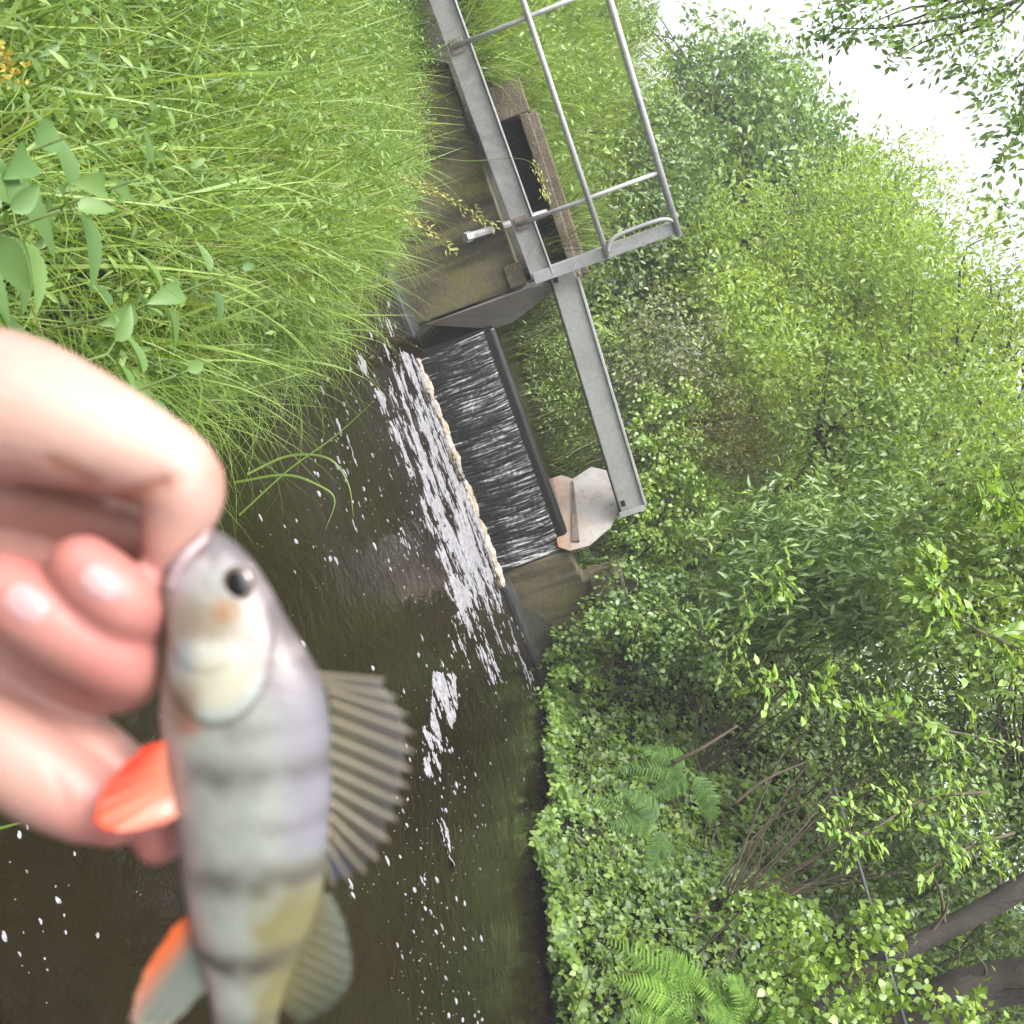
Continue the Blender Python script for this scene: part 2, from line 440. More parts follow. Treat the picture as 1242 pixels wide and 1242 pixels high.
wr = tag(bpy.data.objects.new('concrete_wall', None), 'stained concrete wall right of the weir, below the pale steel plate', 'wall'); COL.objects.link(wr)
dR = np.array([math.cos(math.radians(24)), math.sin(math.radians(24)), 0]); nR = np.array([-dR[1], dR[0], 0])
R0 = np.array([0.47, 8.43, 0.0])
def rw(s, t, z): return R0 + dR * s + nR * t + np.array([0, 0, z])
MB().prism([rw(0, 0, -0.4), rw(1.5, 0, -0.4), rw(1.5, 0, 0.5), rw(0.62, 0, 0.9), rw(0.34, 0, 0.97), rw(0.34, 0, 0.62), rw(0, 0, 0.60)], nR * 0.25).build('wall_face', M['concrete'], wr, bevel=0.012)
MB().prism([rw(0.0, -0.26, -0.4), rw(1.7, -0.26, -0.4), rw(1.7, -0.26, 0.045), rw(0.0, -0.26, 0.045)], nR * 0.258).build('ledge', M['ledge'], wr, bevel=0.02)
MB().prism([rw(0.22, -0.07, 0.70), rw(0.56, -0.07, 0.66), rw(0.56, -0.07, 0.83), rw(0.22, -0.07, 0.93)], nR * 0.066).build('corner_block', M['coping'], wr, bevel=0.01)
MB().prism([rw(0.36, -0.02, 0.935), rw(1.0, -0.02, 0.86), rw(1.0, 0.24, 0.86), rw(0.36, 0.24, 0.935)], (0, 0, 0.035)).build('coping', M['rusty'], wr, bevel=0.006)

weir = tag(bpy.data.objects.new('weir', None), 'dark weir board across the stream with water spilling below it', 'weir'); COL.objects.link(weir)
MB().prism([wp(0, 0, 0.5), wp(0, 0.085, 0.5), wp(0, 0.085, 0.635), wp(0, 0.02, 0.635), wp(0, 0, 0.605)], E1 * WL).build('crest_board', M['board'], weir, bevel=0.012)
MB().prism([wp(0.0, 0.09, -0.4), wp(WL + 0.2, 0.09, -0.4), wp(WL + 0.2, 0.09, 0.585), wp(0.0, 0.09, 0.585)], N1 * 0.2).build('dam_slab', M['painted_shade'], weir)
MB().prism([wp(-0.4, 0.295, -0.4), wp(0.1, 0.295, -0.4), wp(0.1, 0.295, 0.585), wp(-0.4, 0.295, 0.585)], N1 * 0.1).build('shade_slab', M['painted_shade'], weir)  # added black slab, paints a shadowed recess left of the board
# curtain of water
ns, nt_ = 560, 80
S = np.linspace(0.0, WL + 0.02, ns); T = np.linspace(0, 1, nt_)
SS, TT = np.meshgrid(S, T)
strand = np.zeros_like(SS)
for i in range(nt_):
    for j in range(ns):
        s, t = SS[i, j], TT[i, j]
        sk = s + 0.03 * t * t
        wob = sk + 0.003 * math.sin(t * 9 + s * 5)
        a = mnoise.noise((wob * 10, t * 0.8, 1.0)) * 0.35 + mnoise.noise((wob * 27, t * 1.1, 7.0)) * 0.55
        b = mnoise.noise((wob * 75, t * 2.6, 3.0))
        c = mnoise.noise((sk * 40, t * 22 + 3 * math.sin(s * 7), 11.0))
        d = mnoise.noise((wob * 140, t * 5, 23.0))
        strand[i, j] = a * 0.8 + 0.6 * b + 0.28 * c + 0.55 * d
st = 0.34 + strand * 1.0
st -= 0.22 * sstep(0.62, 0.8, TT) * (1 - 0.6 * sstep(0.88, 1, TT))        # smoother, darker water low on the fall
st += 0.35 * (np.exp(-(SS / 0.03) ** 2) + np.exp(-((SS - WL) / 0.035) ** 2))   # torn white edges
st = np.clip(st, 0, 1)
tz = 0.545 - 0.56 * TT
off = 0.0 - 0.13 * np.sqrt(TT) - 0.07 * TT + strand * 0.006 + 0.008
inset = 0.03 * TT * np.where(SS < WL / 2, 1, -1) * np.abs(SS - WL / 2) / (WL / 2)
P = W0 + (SS + inset)[..., None] * E1 + off[..., None] * N1 + tz[..., None] * np.array([0, 0, 1])
ii = np.arange(ns * nt_).reshape(nt_, ns)
Fw = np.stack([ii[:-1, :-1], ii[:-1, 1:], ii[1:, 1:], ii[1:, :-1]], -1).reshape(-1, 4)
fall = link('waterfall', npmesh('waterfall', P.reshape(-1, 3), Fw, {'strand': st.ravel()}, smooth=True), M['fall'])
tag(fall, 'thin white streaked curtain of water falling from the weir board', 'waterfall')

# steel side plates
pn = np.array([0.62, -0.5, 0]) / np.linalg.norm([0.62, -0.5])
fa, na = np.array([-0.18, 8.92, 0]), np.array([0.47, 8.36, 0])
def rp(u, z): return fa + (na - fa) * u + np.array([0, 0, z])
ext = np.cross((na - fa) / np.linalg.norm(na - fa), [0, 0, 1]) * -0.012
plate_r = [rp(0.0, 0.53), rp(0.0, 0.70), rp(0.10, 0.79), rp(0.02, 0.98), rp(0.16, 1.13), rp(0.62, 1.17), rp(0.86, 1.0), rp(1.0, 0.79), rp(0.99, 0.62), rp(0.9, 0.53)]
sp = tag(bpy.data.objects.new('side_plate', None), 'pale rust stained steel plate at the right end of the weir', 'steel plate'); COL.objects.link(sp)
MB().prism(plate_r, ext).build('plate', M['plate_pale'], sp)
MB().prism([rp(0.12, 0.79) - ext * 0.35, rp(0.20, 0.79) - ext * 0.35, rp(0.93, 0.72) - ext * 0.35, rp(0.9, 0.66) - ext * 0.35], -ext * 1.2).build('rust_seam', M['rusty'], sp)
sp2 = tag(bpy.data.objects.new('side_plate', None), 'grey steel plate leaning beside the mossy wall at the left end of the weir', 'steel plate'); COL.objects.link(sp2)
lp = [at(517, 394, 8.02), at(598, 399, 8.32), at(622, 391, 8.33), at(648, 371, 8.3), at(684, 343, 8.16), at(655, 338, 8.02), at(635, 352, 7.98)]
MB().prism(lp, (-0.012, 0.003, 0)).build('plate', M['plate_grey'], sp2)
# beam across the weir
bm0, bm1 = np.array([-1.74, 8.06, 1.19]), np.array([0.27, 8.47, 1.13])
beam = tag(bpy.data.objects.new('cross_beam', None), 'long grey painted steel beam spanning above the weir', 'beam'); COL.objects.link(beam)
MB().box(bm0, bm1, 0.09, 0.20).build('web', M['beam_paint'], beam, bevel=0.006)
dB = (bm1 - bm0) / np.linalg.norm(bm1 - bm0); sB = np.cross(dB, [0, 0, 1])
MB().box(bm0 + dB * 0.1 + [0, 0, 0.203], bm1 + dB * 0.02 + [0, 0, 0.203], 0.13, 0.022).build('flange', M['galv'], beam, bevel=0.004)
MB().box(bm0 + sB * 0.05 + dB * 0.02 + [0, 0, -0.016], bm1 + sB * 0.05 + dB * 0.0 + [0, 0, -0.016], 0.03, 0.014).build('lower_lip', M['board'], beam)
for bb, sgn in ((bm0, 1), (bm1, -1)):
    q = bb + dB * 0.06 * sgn + sB * 0.048
    MB().box(q - dB * 0.025 + [0, 0, 0.02], q + dB * 0.025 + [0, 0, 0.02], 0.008, 0.035).build('bolt_slot', M['painted_shade'], beam)
MB().prism([bm1 + dB * 0.002 + sB * 0.07 + [0, 0, -0.02], bm1 + dB * 0.002 - sB * 0.07 + [0, 0, -0.02], bm1 + dB * 0.002 - sB * 0.07 + [0, 0, 0.2], bm1 + dB * 0.002 + sB * 0.07 + [0, 0, 0.2]], dB * 0.05).build('end_plate', M['galv'], beam, bevel=0.004)

# ------------------------------------------------------------------ walkway with handrail
A, B = np.array([-1.71, 7.9, 1.05]), np.array([-3.61, 7.0, 1.02])
dA = (B - A); LA = np.linalg.norm(dA); dA /= LA
sA = np.array([dA[1], -dA[0], 0]); sA /= np.linalg.norm(sA)
if sA[1] < 0: sA = -sA
walk = tag(bpy.data.objects.new('walkway', None), 'grey steel walkway with tubular handrail leading to the weir', 'walkway'); COL.objects.link(walk)
far_ = 3.4
MB().box(A, A + dA * far_, 0.06, 0.165).build('deck_beam', M['deck_steel'], walk, bevel=0.006)
MB().box(A + [0, 0, 0.168], A + dA * far_ + [0, 0, 0.168], 0.10, 0.012).build('deck_edge', M['galv'], walk, bevel=0.003)
A2 = A + sA * 0.62
MB().box(A + sA * 0.33 + dA * 0.9 + [0, 0, 0.13], A + sA * 0.33 + dA * far_ + [0, 0, 0.13], 0.54, 0.03).build('deck_plate', M['deck_steel'], walk, bevel=0.003)
def wk(s, z, o=0.0): return A + dA * s + sA * o + np.array([0, 0, z])
# end post: wide flat bar
MB().prism([wk(-0.035, 0.02, -0.045), wk(0.055, 0.02, -0.045), wk(0.055, 1.17, -0.045), wk(-0.035, 1.17, -0.045)], sA * 0.012).build('end_post', M['galv'], walk, bevel=0.002)
MB().prism([wk(0.045, 0.02, -0.032), wk(0.057, 0.02, -0.032), wk(0.057, 1.17, -0.032), wk(0.045, 1.17, -0.032)], sA * 0.055).build('end_post_flange', M['galv'], walk, bevel=0.002)
for s in (0.215 * LA, 0.845 * LA, 1.47 * LA):
    MB().tube([wk(s, 0.05, -0.05), wk(s, 0.6, -0.05), wk(s, 1.17, -0.05)], 0.017, 12).build('post', M['galv'], walk, smooth=True)
    MB().box(wk(s - 0.05, 0.03, -0.043), wk(s + 0.05, 0.03, -0.043), 0.014, 0.10).build('post_foot', M['rusty'], walk, bevel=0.003)
MB().tube([wk(-0.02, 0.62, -0.05 - 0.012), wk(1.0, 0.62, -0.062), wk(far_, 0.62, -0.062)], 0.022, 12).build('mid_rail', M['galv'], walk, smooth=True)
MB().tube([wk(-0.05, 1.19, -0.05), wk(1.0, 1.19, -0.05), wk(far_, 1.19, -0.05)], 0.027, 14).build('top_rail', M['galv'], walk, smooth=True)
lo = spline([wk(0.015, 0.63, -0.07), wk(0.075, 0.66, -0.075), wk(0.115, 0.74, -0.075), wk(0.12, 0.9, -0.07), wk(0.115, 1.08, -0.065), wk(0.085, 1.16, -0.06), wk(0.05, 1.185, -0.055)], 22)
MB().tube(lo, 0.017, 12).build('rail_loop', M['galv'], walk, smooth=True)
# support bracket crossing below the deck beam
br = tag(bpy.data.objects.new('wall_bracket', None), 'short grey metal bracket sticking out below the walkway beam', 'bracket'); COL.objects.link(br)
q0, q1 = at(566, 288, 7.62), at(662, 258, 8.25)
MB().tube([q0, q0 + (q1 - q0) * 0.5, q1], [0.032, 0.03, 0.03], 8).build('bar', M['deck_steel'], br, bevel=0)
MB().tube([q0 - (q1 - q0) * 0.02, q0 + (q1 - q0) * 0.05], [0.04, 0.04], 6).build('end_cap', M['galv'], br)

# chamber wall behind the walkway: opening with its shade painted on the back wall, under a weathered coping
c0, c1 = np.array([-3.32, 8.82, 0.0]), np.array([-1.86, 9.22, 0.0])
dC = (c1 - c0) / np.linalg.norm(c1 - c0); nC = np.array([-dC[1], dC[0], 0])
chw = tag(bpy.data.objects.new('chamber_wall', None), 'weathered brown coping over an opening with painted shade behind the walkway', 'wall'); COL.objects.link(chw)
MB().prism([c0 + nC * 0.42 + [0, 0, 0.2], c1 + nC * 0.42 + [0, 0, 0.2], c1 + nC * 0.42 + [0, 0, 1.33], c0 + nC * 0.42 + [0, 0, 1.33]], nC * 0.25).build('back_wall', M['painted_shade'], chw)
MB().prism([c0 + [0, 0, 1.335], c1 + [0, 0, 1.335], c1 + [0, 0, 1.42], c0 + [0, 0, 1.42]], nC * 0.16).build('front_coping', M['coping'], chw, bevel=0.012)
MB().prism([c0 + nC * 0.17 + [0, 0, 1.34], c1 + nC * 0.17 + [0, 0, 1.34], c1 + nC * 0.17 + [0, 0, 1.50], c0 + nC * 0.17 + [0, 0, 1.50]], nC * 0.30).build('rear_coping', M['coping'], chw, bevel=0.02)
MB().prism([c0 - dC * 0.3 + [0, 0, 0.2], c0 - dC * 0.003 + [0, 0, 0.2], c0 - dC * 0.003 + [0, 0, 1.44], c0 - dC * 0.3 + [0, 0, 1.44]], nC * 0.66).build('end_wall', M['coping'], chw, bevel=0.012)
MB().prism([c1 - dC * 0.1 - nC * 0.05 + [0, 0, 1.2], c1 + dC * 0.12 - nC * 0.05 + [0, 0, 1.2], c1 + dC * 0.12 - nC * 0.05 + [0, 0, 1.33], c1 - dC * 0.1 - nC * 0.05 + [0, 0, 1.33]], nC * 0.3).build('end_block', M['rusty'], chw, bevel=0.01)

# ------------------------------------------------------------------ foam
def poly_mask(poly, X, Y):
    inside = np.zeros(np.shape(X), bool)
    n = len(poly)
    for i in range(n):
        (x1, y1), (x2, y2) = poly[i], poly[(i + 1) % n]
        c = ((y1 > Y) != (y2 > Y))
        xx = (x2 - x1) * (Y - y1) / (y2 - y1 + 1e-12) + x1
        inside ^= c & (X < xx)
    return inside
def foam_sheet():
    cell = 0.014
    xs = np.arange(-2.6, 2.1, cell); ys = np.arange(4.6, 9.2, cell)
    X, Y = np.meshgrid(xs, ys)
    cx, cy, _ = proj(np.stack([X, Y, np.zeros_like(X)], -1).reshape(-1, 3))
    px, py = cx.reshape(X.shape), cy.reshape(X.shape)
    areas = [  # (outline of the foam area on the water, threshold)
        ([(484, 425), (500, 430), (560, 560), (600, 690), (612, 745), (560, 735), (528, 640), (490, 520)], -0.04),
        ([(470, 470), (492, 440), (540, 600), (580, 720), (610, 760), (600, 800), (560, 790), (535, 700), (500, 600)], 0.13),
        ([(455, 380), (480, 390), (500, 460), (520, 560), (530, 640), (500, 600), (470, 520), (440, 420)], 0.26),
        ([(535, 690), (610, 740), (615, 830), (590, 830), (550, 790)], 0.2),
        ([(600, 700), (640, 770), (660, 830), (640, 850), (605, 770)], 0.27),
        ([(525, 815), (552, 818), (555, 860), (540, 912), (522, 880)], 0.0),
        ([(510, 880), (535, 900), (535, 945), (515, 940)], 0.1),
        ([(515, 975), (540, 980), (553, 1075), (535, 1070)], 0.14),
        ([(425, 400), (470, 420), (480, 520), (425, 520)], 0.33),
        ([(400, 480), (500, 500), (560, 800), (430, 740)], 0.46),
        ([(430, 640), (520, 640), (520, 740), (440, 735)], 0.33),
    ]
    thr = np.full(X.shape, 9.0)
    for poly, t in areas:
        mk = poly_mask(poly, px, py)
        thr[mk] = np.minimum(thr[mk], t)
    sel = thr < 5
    val = np.full(X.shape, -9.0)
    jj = np.argwhere(sel)
    for i, j in jj:
        x, y = X[i, j], Y[i, j]
        s = x * E1[0] + y * E1[1]; t = -x * E1[1] + y * E1[0]
        v = mnoise.noise((s * 2.6, t * 6.5, 0.3)) * 0.55 + mnoise.noise((s * 8, t * 17, 5.0)) * 0.42 + mnoise.noise((s * 22, t * 36, 9.0)) * 0.34
        val[i, j] = v - thr[i, j]
    on = val > 0
    V, F, vid = [], [], {}
    def vert(i, j):
        k = (i, j)
        if k not in vid:
            near = [val[a, b] for a in (i - 1, i) for b in (j - 1, j) if 0 <= a < val.shape[0] and 0 <= b < val.shape[1]]
            lowest = min(near)
            z = 0.003 + (0.012 * min(1, max(0, lowest) * 3.0) if lowest > 0 else -0.002)
            jx, jy = mnoise.noise((i * 0.9, j * 0.9, 2.2)) * cell * 0.5, mnoise.noise((i * 0.9, j * 0.9, 8.2)) * cell * 0.5
            vid[k] = len(V); V.append((xs[0] + (j - 0.5) * cell + jx, ys[0] + (i - 0.5) * cell + jy, z))
        return vid[k]
    for i, j in np.argwhere(on):
        F.append((vert(i, j), vert(i, j + 1), vert(i + 1, j + 1), vert(i + 1, j)))
    return V, F
fv, ff = foam_sheet()
# loose flecks of foam drifting on the pool: low domes
def flecks():
    V, F = [], []
    N = 0
    tries = 0
    while N < 850 and tries < 60000:
        tries += 1
        px, py = random.uniform(-10, 690), random.uniform(330, 1250)
        if px > 690 or (py < 560 and px < 330): continue
        p = atz(px, py)
        if p[1] > 8.6 or p[0] < XL(p[1]) + 0.02 or p[0] > XR(p[1]) - 0.02: continue
        d = mnoise.noise((p[0] * 0.9, p[1] * 1.3, 4.4))
        lane = 0.04 if (px < 340 and py > 850) else math.exp(-((px - (560 - 0.06 * (py - 700))) / 70) ** 2) if py > 700 else (0.9 if px > 380 and py < 800 else 0.35)
        if random.random() > 0.08 + 0.5 * lane + 0.5 * d - (0.1 if px < 340 and py > 850 else 0): continue
        N += 1
        big = random.random()
        r = (0.002 + 0.009 * big ** 5) * (0.32 + 0.19 * p[1])
        el = random.uniform(1.0, 2.2) if big > .5 else 1.2
        n = 9; c = len(V); ph = random.uniform(0, 6)
        for k in range(n):
            t = 2 * PI * k / n
            rr = r * (1 + 0.3 * math.sin(2 * t + ph) + 0.15 * math.sin(3 * t + 2 * ph))
            s, u = rr * el * math.cos(t), rr * math.sin(t)
            V.append((p[0] + s * E1[0] - u * E1[1], p[1] + s * E1[1] + u * E1[0], 0.001))
        for k in range(n):
            a, b, _ = V[c + k]
            V.append((p[0] + (a - p[0]) * 0.6, p[1] + (b - p[1]) * 0.6, 0.002 + r * 0.35))
        V.append((p[0], p[1], 0.003 + r * 0.45))
        for k in range(n):
            k2 = (k + 1) % n
            F.append((c + k, c + k2, c + n + k2, c + n + k)); F.append((c + n + k, c + n + k2, c + 2 * n))
    return V, F
fv2, ff2 = flecks()
n0 = len(fv)
me = bpy.data.meshes.new('foam'); me.from_pydata(list(fv) + fv2, [], ff + [tuple(i + n0 for i in f) for f in ff2])
for p_ in me.polygons: p_.use_smooth = True
tag(link('foam', me, M['foam']), 'white foam streaks and flecks drifting on the dark pool', 'foam', kind='stuff')
# brown froth heaped along the foot of the fall
V, F = [], []
fr = MB()
for k in range(620):
    s = random.uniform(0.0, WL + 0.06)
    spread = 0.016 + 0.03 * (0.5 + 0.5 * mnoise.noise((s * 3, 0, 0)))
    if mnoise.noise((s * 4.5, 3.0, 1.0)) < -0.18 and random.random() < 0.75: continue
    t = -0.25 - abs(random.gauss(0, 1.6 * spread)) - 0.03 * mnoise.noise((s * 6, 8.0, 0))
    r = random.choice((0.007, 0.009, 0.012, 0.016, 0.024, 0.034)) * max(0.4, 1 - (-0.25 - t) * 5) * random.uniform(0.7, 1.25) * (0.75 if s < 0.15 else 1)
    c = wp(s, t, 0.0)
    bmx = bmesh.new(); bmesh.ops.create_icosphere(bmx, subdivisions=3 if r > 0.02 else 2, radius=r)
    vv = []
    el = random.uniform(1.0, 2.0)
    for v in bmx.verts:
        q = v.co * (1 + 0.5 * mnoise.noise(v.co * (1.3 / r) + Vector((k, 0, 0))))
        a_s = q.x * el
        vv.append((c[0] + a_s * E1[0] - q.y * E1[1], c[1] + a_s * E1[1] + q.y * E1[0], max(-0.01, q.z * 0.75 + 0.006)))
    fr.add(vv, [[v.index for v in f.verts] for f in bmx.faces]); bmx.free()
tag(fr.build('froth', M['froth'], None, smooth=True), 'cream and brown froth heaped along the foot of the waterfall', 'froth', kind='stuff')

# ------------------------------------------------------------------ foliage engines
LEAF4 = (np.array([(0, 0, 0), (0.5, 0.45, 0.10), (0, 1, -0.06), (-0.5, 0.45, 0.10)]), np.array([(0, 1, 2), (0, 2, 3)]))
LEAF8 = (np.array([(0, 0, 0), (0.40, 0.2, 0.07), (0.44, 0.55, 0.05), (0, 1, -0.12), (-0.44, 0.55, 0.05), (-0.40, 0.2, 0.07), (0, 0.22, 0), (0, 0.6, -0.02)]),
         np.array([(0, 1, 6), (0, 6, 5), (6, 1, 2), (6, 2, 7), (6, 7, 4), (6, 4, 5), (7, 2, 3), (7, 3, 4)]))
def unit(a): return a / (np.linalg.norm(a, axis=-1, keepdims=True) + 1e-9)
def leaves(P, D, N, L, W, rnd=None, tpl=LEAF4):
    n = len(P); D = unit(D); S = unit(np.cross(D, N)); N2 = np.cross(S, D)
    T, F = tpl; k = len(T)
    L = np.broadcast_to(np.asarray(L, float), (n,)); W = np.broadcast_to(np.asarray(W, float), (n,))
    V = P[:, None, :] + (L * W)[:, None, None] * T[None, :, 0:1] * S[:, None, :] + L[:, None, None] * (T[None, :, 1:2] * D[:, None, :] + T[None, :, 2:3] * N2[:, None, :])
    FF = (np.arange(n)[:, None, None] * k + F[None]).reshape(-1, 3)
    if rnd is None: rnd = RG.random(n)
    return V.reshape(-1, 3), FF, np.repeat(rnd, k)
def rand_dirs(n): return unit(RG.normal(size=(n, 3)))
def blades(P, L, lean, azim, bend, width, seg=4):
    """curved tapering grass blades; P bases, L length, lean = tilt of base, azim = bend direction"""
    n = len(P)
    t = np.linspace(0, 1, seg + 1)
    h = np.stack([np.cos(azim), np.sin(azim), np.zeros(n)], -1)
    V = np.zeros((n, seg + 1, 2, 3))
    side = np.stack([-np.sin(azim), np.cos(azim), np.zeros(n)], -1)
    tw = RG.uniform(-0.9, 0.9, n)
    side = side * np.cos(tw)[:, None] + h * np.sin(tw)[:, None]
    pos = P.copy()
    for k in range(seg + 1):
        ang = lean + bend * t[k]
        if k:
            pos = pos + (L / seg)[:, None] * (h * np.sin(ang)[:, None] + np.array([0, 0, 1.0]) * np.cos(ang)[:, None])
        wdt = width * (1 - t[k] ** 1.7) * (0.55 + 0.9 * t[k] * (1 - t[k]) * 2) + 0.0003
        V[:, k, 0] = pos - side * wdt[:, None] / 2
        V[:, k, 1] = pos + side * wdt[:, None] / 2
    base = np.arange(n)[:, None, None] * (seg + 1) * 2
    q = np.array([(2 * k, 2 * k + 1, 2 * k + 3, 2 * k + 2) for k in range(seg)])
    F = (base + q[None]).reshape(-1, 4)
    rnd = RG.random(n)
    return V.reshape(-1, 3), F, np.repeat(rnd, (seg + 1) * 2)

# ---- near bank grass (stuff)
def left_bank_points(n, y0, y1, inl, edge=-0.05):
    y = RG.uniform(y0, y1, n); d = edge + RG.random(n) ** 1.0 * inl
    x = XL(y) - d
    return np.stack([x, y, ground_z(x, y)], -1)
def clumpy(P, s, seed, keep=0.35):
    v = noise2(P[:, 0], P[:, 1], s, seed)
    return P[(v + RG.uniform(-0.5, 0.5, len(P))) > -keep]
Pg = left_bank_points(80000, 0.9, 7.5, 4.2)
Pg = Pg[in_view(Pg + [0, 0, 0.2], 200)]
Pg = clumpy(Pg, 2.6, 3.1)
kk = (np.hypot(Pg[:, 0], Pg[:, 1]) > 0.75)
Pg = Pg[kk]
n = len(Pg)
hgt = 0.20 + 0.19 * RG.random(n) + 0.15 * noise2(Pg[:, 0], Pg[:, 1], 1.5, 9) + 0.10 * noise2(Pg[:, 0], Pg[:, 1], 4.5, 2)
edge_d = XL(Pg[:, 1]) - Pg[:, 0]
hgt *= 0.75 + 0.25 * sstep(0, 0.5, edge_d)
az = RG.uniform(0, 2 * PI, n)
tow = edge_d < 0.5
az = np.where(tow & (RG.random(n) < 0.3), RG.normal(-0.2, 0.9, n), az)
Vg, Fgr, rg_ = blades(Pg, hgt, RG.uniform(0.0, 0.85, n), az, RG.uniform(-0.6, 2.4, n), RG.uniform(0.003, 0.0085, n), 4)
tag(link('bank_grass', npmesh('bank_grass', Vg, Fgr, {'rnd': rg_}), M['grass']), 'dense bright green grass on the near left bank', 'grass', kind='stuff')
# broad taller blades in tufts
Pt = left_bank_points(9000, 0.9, 7.4, 3.6, 0.02); Pt = Pt[in_view(Pt + [0, 0, 0.3], 200) & (np.hypot(Pt[:, 0], Pt[:, 1]) > 0.9)]
Pt = clumpy(Pt, 3.2, 41.0, -0.1); n = len(Pt)
Vt, Ft, rt_ = blades(Pt, RG.uniform(0.28, 0.6, n), RG.uniform(0.0, 0.8, n), RG.uniform(0, 2 * PI, n), RG.uniform(0.0, 2.2, n), RG.uniform(0.006, 0.013, n), 6)
tag(link('tufted_grass', npmesh('tufted_grass', Vt, Ft, {'rnd': 0.35 + 0.65 * rt_}), M['grass']), 'broad bladed tufts standing above the near bank grass', 'grass', kind='stuff')
# long stems flopping over the edge towards the water
Po = left_bank_points(3600, 1.2, 7.4, 0.8, 0.0); Po = Po[in_view(Po, 200)]; n = len(Po)
Vo, Fo, ro = blades(Po, RG.uniform(0.25, 0.66, n) * (1 + 0.2 * sstep(5, 6.5, Po[:, 1])), RG.uniform(0.1, 0.9, n), RG.normal(-0.25, 1.2, n), RG.uniform(0.3, 2.3, n), RG.uniform(0.003, 0.007, n), 7)
tag(link('overhanging_grass', npmesh('overhanging_grass', Vo, Fo, {'rnd': ro}), M['grass']), 'long grass stems flopping from the left bank over the water', 'grass', kind='stuff')
# leafy weeds among it (stuff)
Pw = left_bank_points(62000, 0.9, 7.2, 3.8, 0.05)
Pw = Pw[in_view(Pw + [0, 0, 0.3], 150)]
Pw = Pw[np.hypot(Pw[:, 0], Pw[:, 1]) > 0.8]
Pw = clumpy(Pw, 1.4, 20.0, 0.05)
n = len(Pw)
Pw[:, 2] += RG.uniform(0.06, 0.36, n)
Vl, Fl, rl = leaves(Pw, rand_dirs(n) * [1, 1, 0.5], unit(RG.normal(0, 0.6, (n, 3)) + [0, 0, 1.0]), RG.uniform(0.012, 0.045, n), RG.uniform(0.14, 0.5, n), None, LEAF8)
tag(link('weed_leaves', npmesh('weed_leaves', Vl, Fl, {'rnd': rl}), M['weed']), 'small leafy weeds mixed through the bank grass', 'weeds', kind='stuff')
# embankment grass (stuff)
ye = 8.3 + RG.random(42000) ** 1.1 * 8.0
xe = RG.uniform(-9.5, -1.8, 42000) - 0.12 * (ye - 9)
Pe = np.stack([xe, ye, ground_z(xe, ye)], -1)
Pe = Pe[(XL(ye) - xe > 0.1) & in_view(Pe + [0, 0, 0.3], 160)]
# none inside the chamber
dd = (Pe - c0) @ nC; ds = (Pe - c0) @ dC
Pe = Pe[~((dd > -1.3) & (dd < 0.7) & (ds > -0.35) & (ds < 3.0))]
n = len(Pe)
Ve, Fe, re_ = blades(Pe, RG.uniform(0.35, 1.0, n) * (0.8 + 0.5 * noise2(Pe[:, 0], Pe[:, 1], 1.3, 5)), RG.uniform(0, 0.5, n), RG.uniform(0, 2 * PI, n), RG.uniform(0.2, 1.6, n), RG.uniform(0.009, 0.02, n), 3)
tag(link('embankment_grass', npmesh('embankment_grass', Ve, Fe, {'rnd': re_}), M['grass_far']), 'tall bright grass on the slope behind the handrail', 'grass', kind='stuff')
Px = Pe[RG.random(len(Pe)) < 0.6]; Px = Px[noise2(Px[:, 0], Px[:, 1], 1.1, 77) > -0.05]; n = len(Px)
Px = Px + np.stack([RG.normal(0, .1, n), RG.normal(0, .1, n), RG.uniform(0.1, 0.9, n)], -1)
Vx, Fx, rx = leaves(Px, rand_dirs(n), unit(RG.normal(0, 0.5, (n, 3)) + [0, -0.2, 1.0]), RG.uniform(0.04, 0.1, n), 0.42)
tag(link('slope_weeds', npmesh('slope_weeds', Vx, Fx, {'rnd': rx}), M['mid_leaf']), 'leafy weeds mixed through the slope behind the handrail', 'weeds', kind='stuff')
# upstream reeds (stuff)
yr = RG.uniform(9.1, 11.5, 7000); xr = XL(yr) + RG.uniform(-0.3, 1.0, 7000) * (XR(yr) - XL(yr) + 0.4)
kp = noise2(xr, yr, 2.2, 4) + 0.5 * sstep(9.0, 9.8, yr) > -0.05
Pr = np.stack([xr, yr, np.maximum(ground_z(xr, yr), 0.5)], -1)[kp]
n = len(Pr)
Vr, Fr, rr_ = blades(Pr, RG.uniform(0.25, 0.85, n), RG.uniform(0, 0.35, n), RG.uniform(0, 2 * PI, n), RG.uniform(0.1, 1.3, n), RG.uniform(0.007, 0.014, n), 3)
tag(link('upstream_reeds', npmesh('upstream_reeds', Vr, Fr, {'rnd': rr_}), M['reed']), 'olive reeds and water plants growing above the weir', 'reeds', kind='stuff')

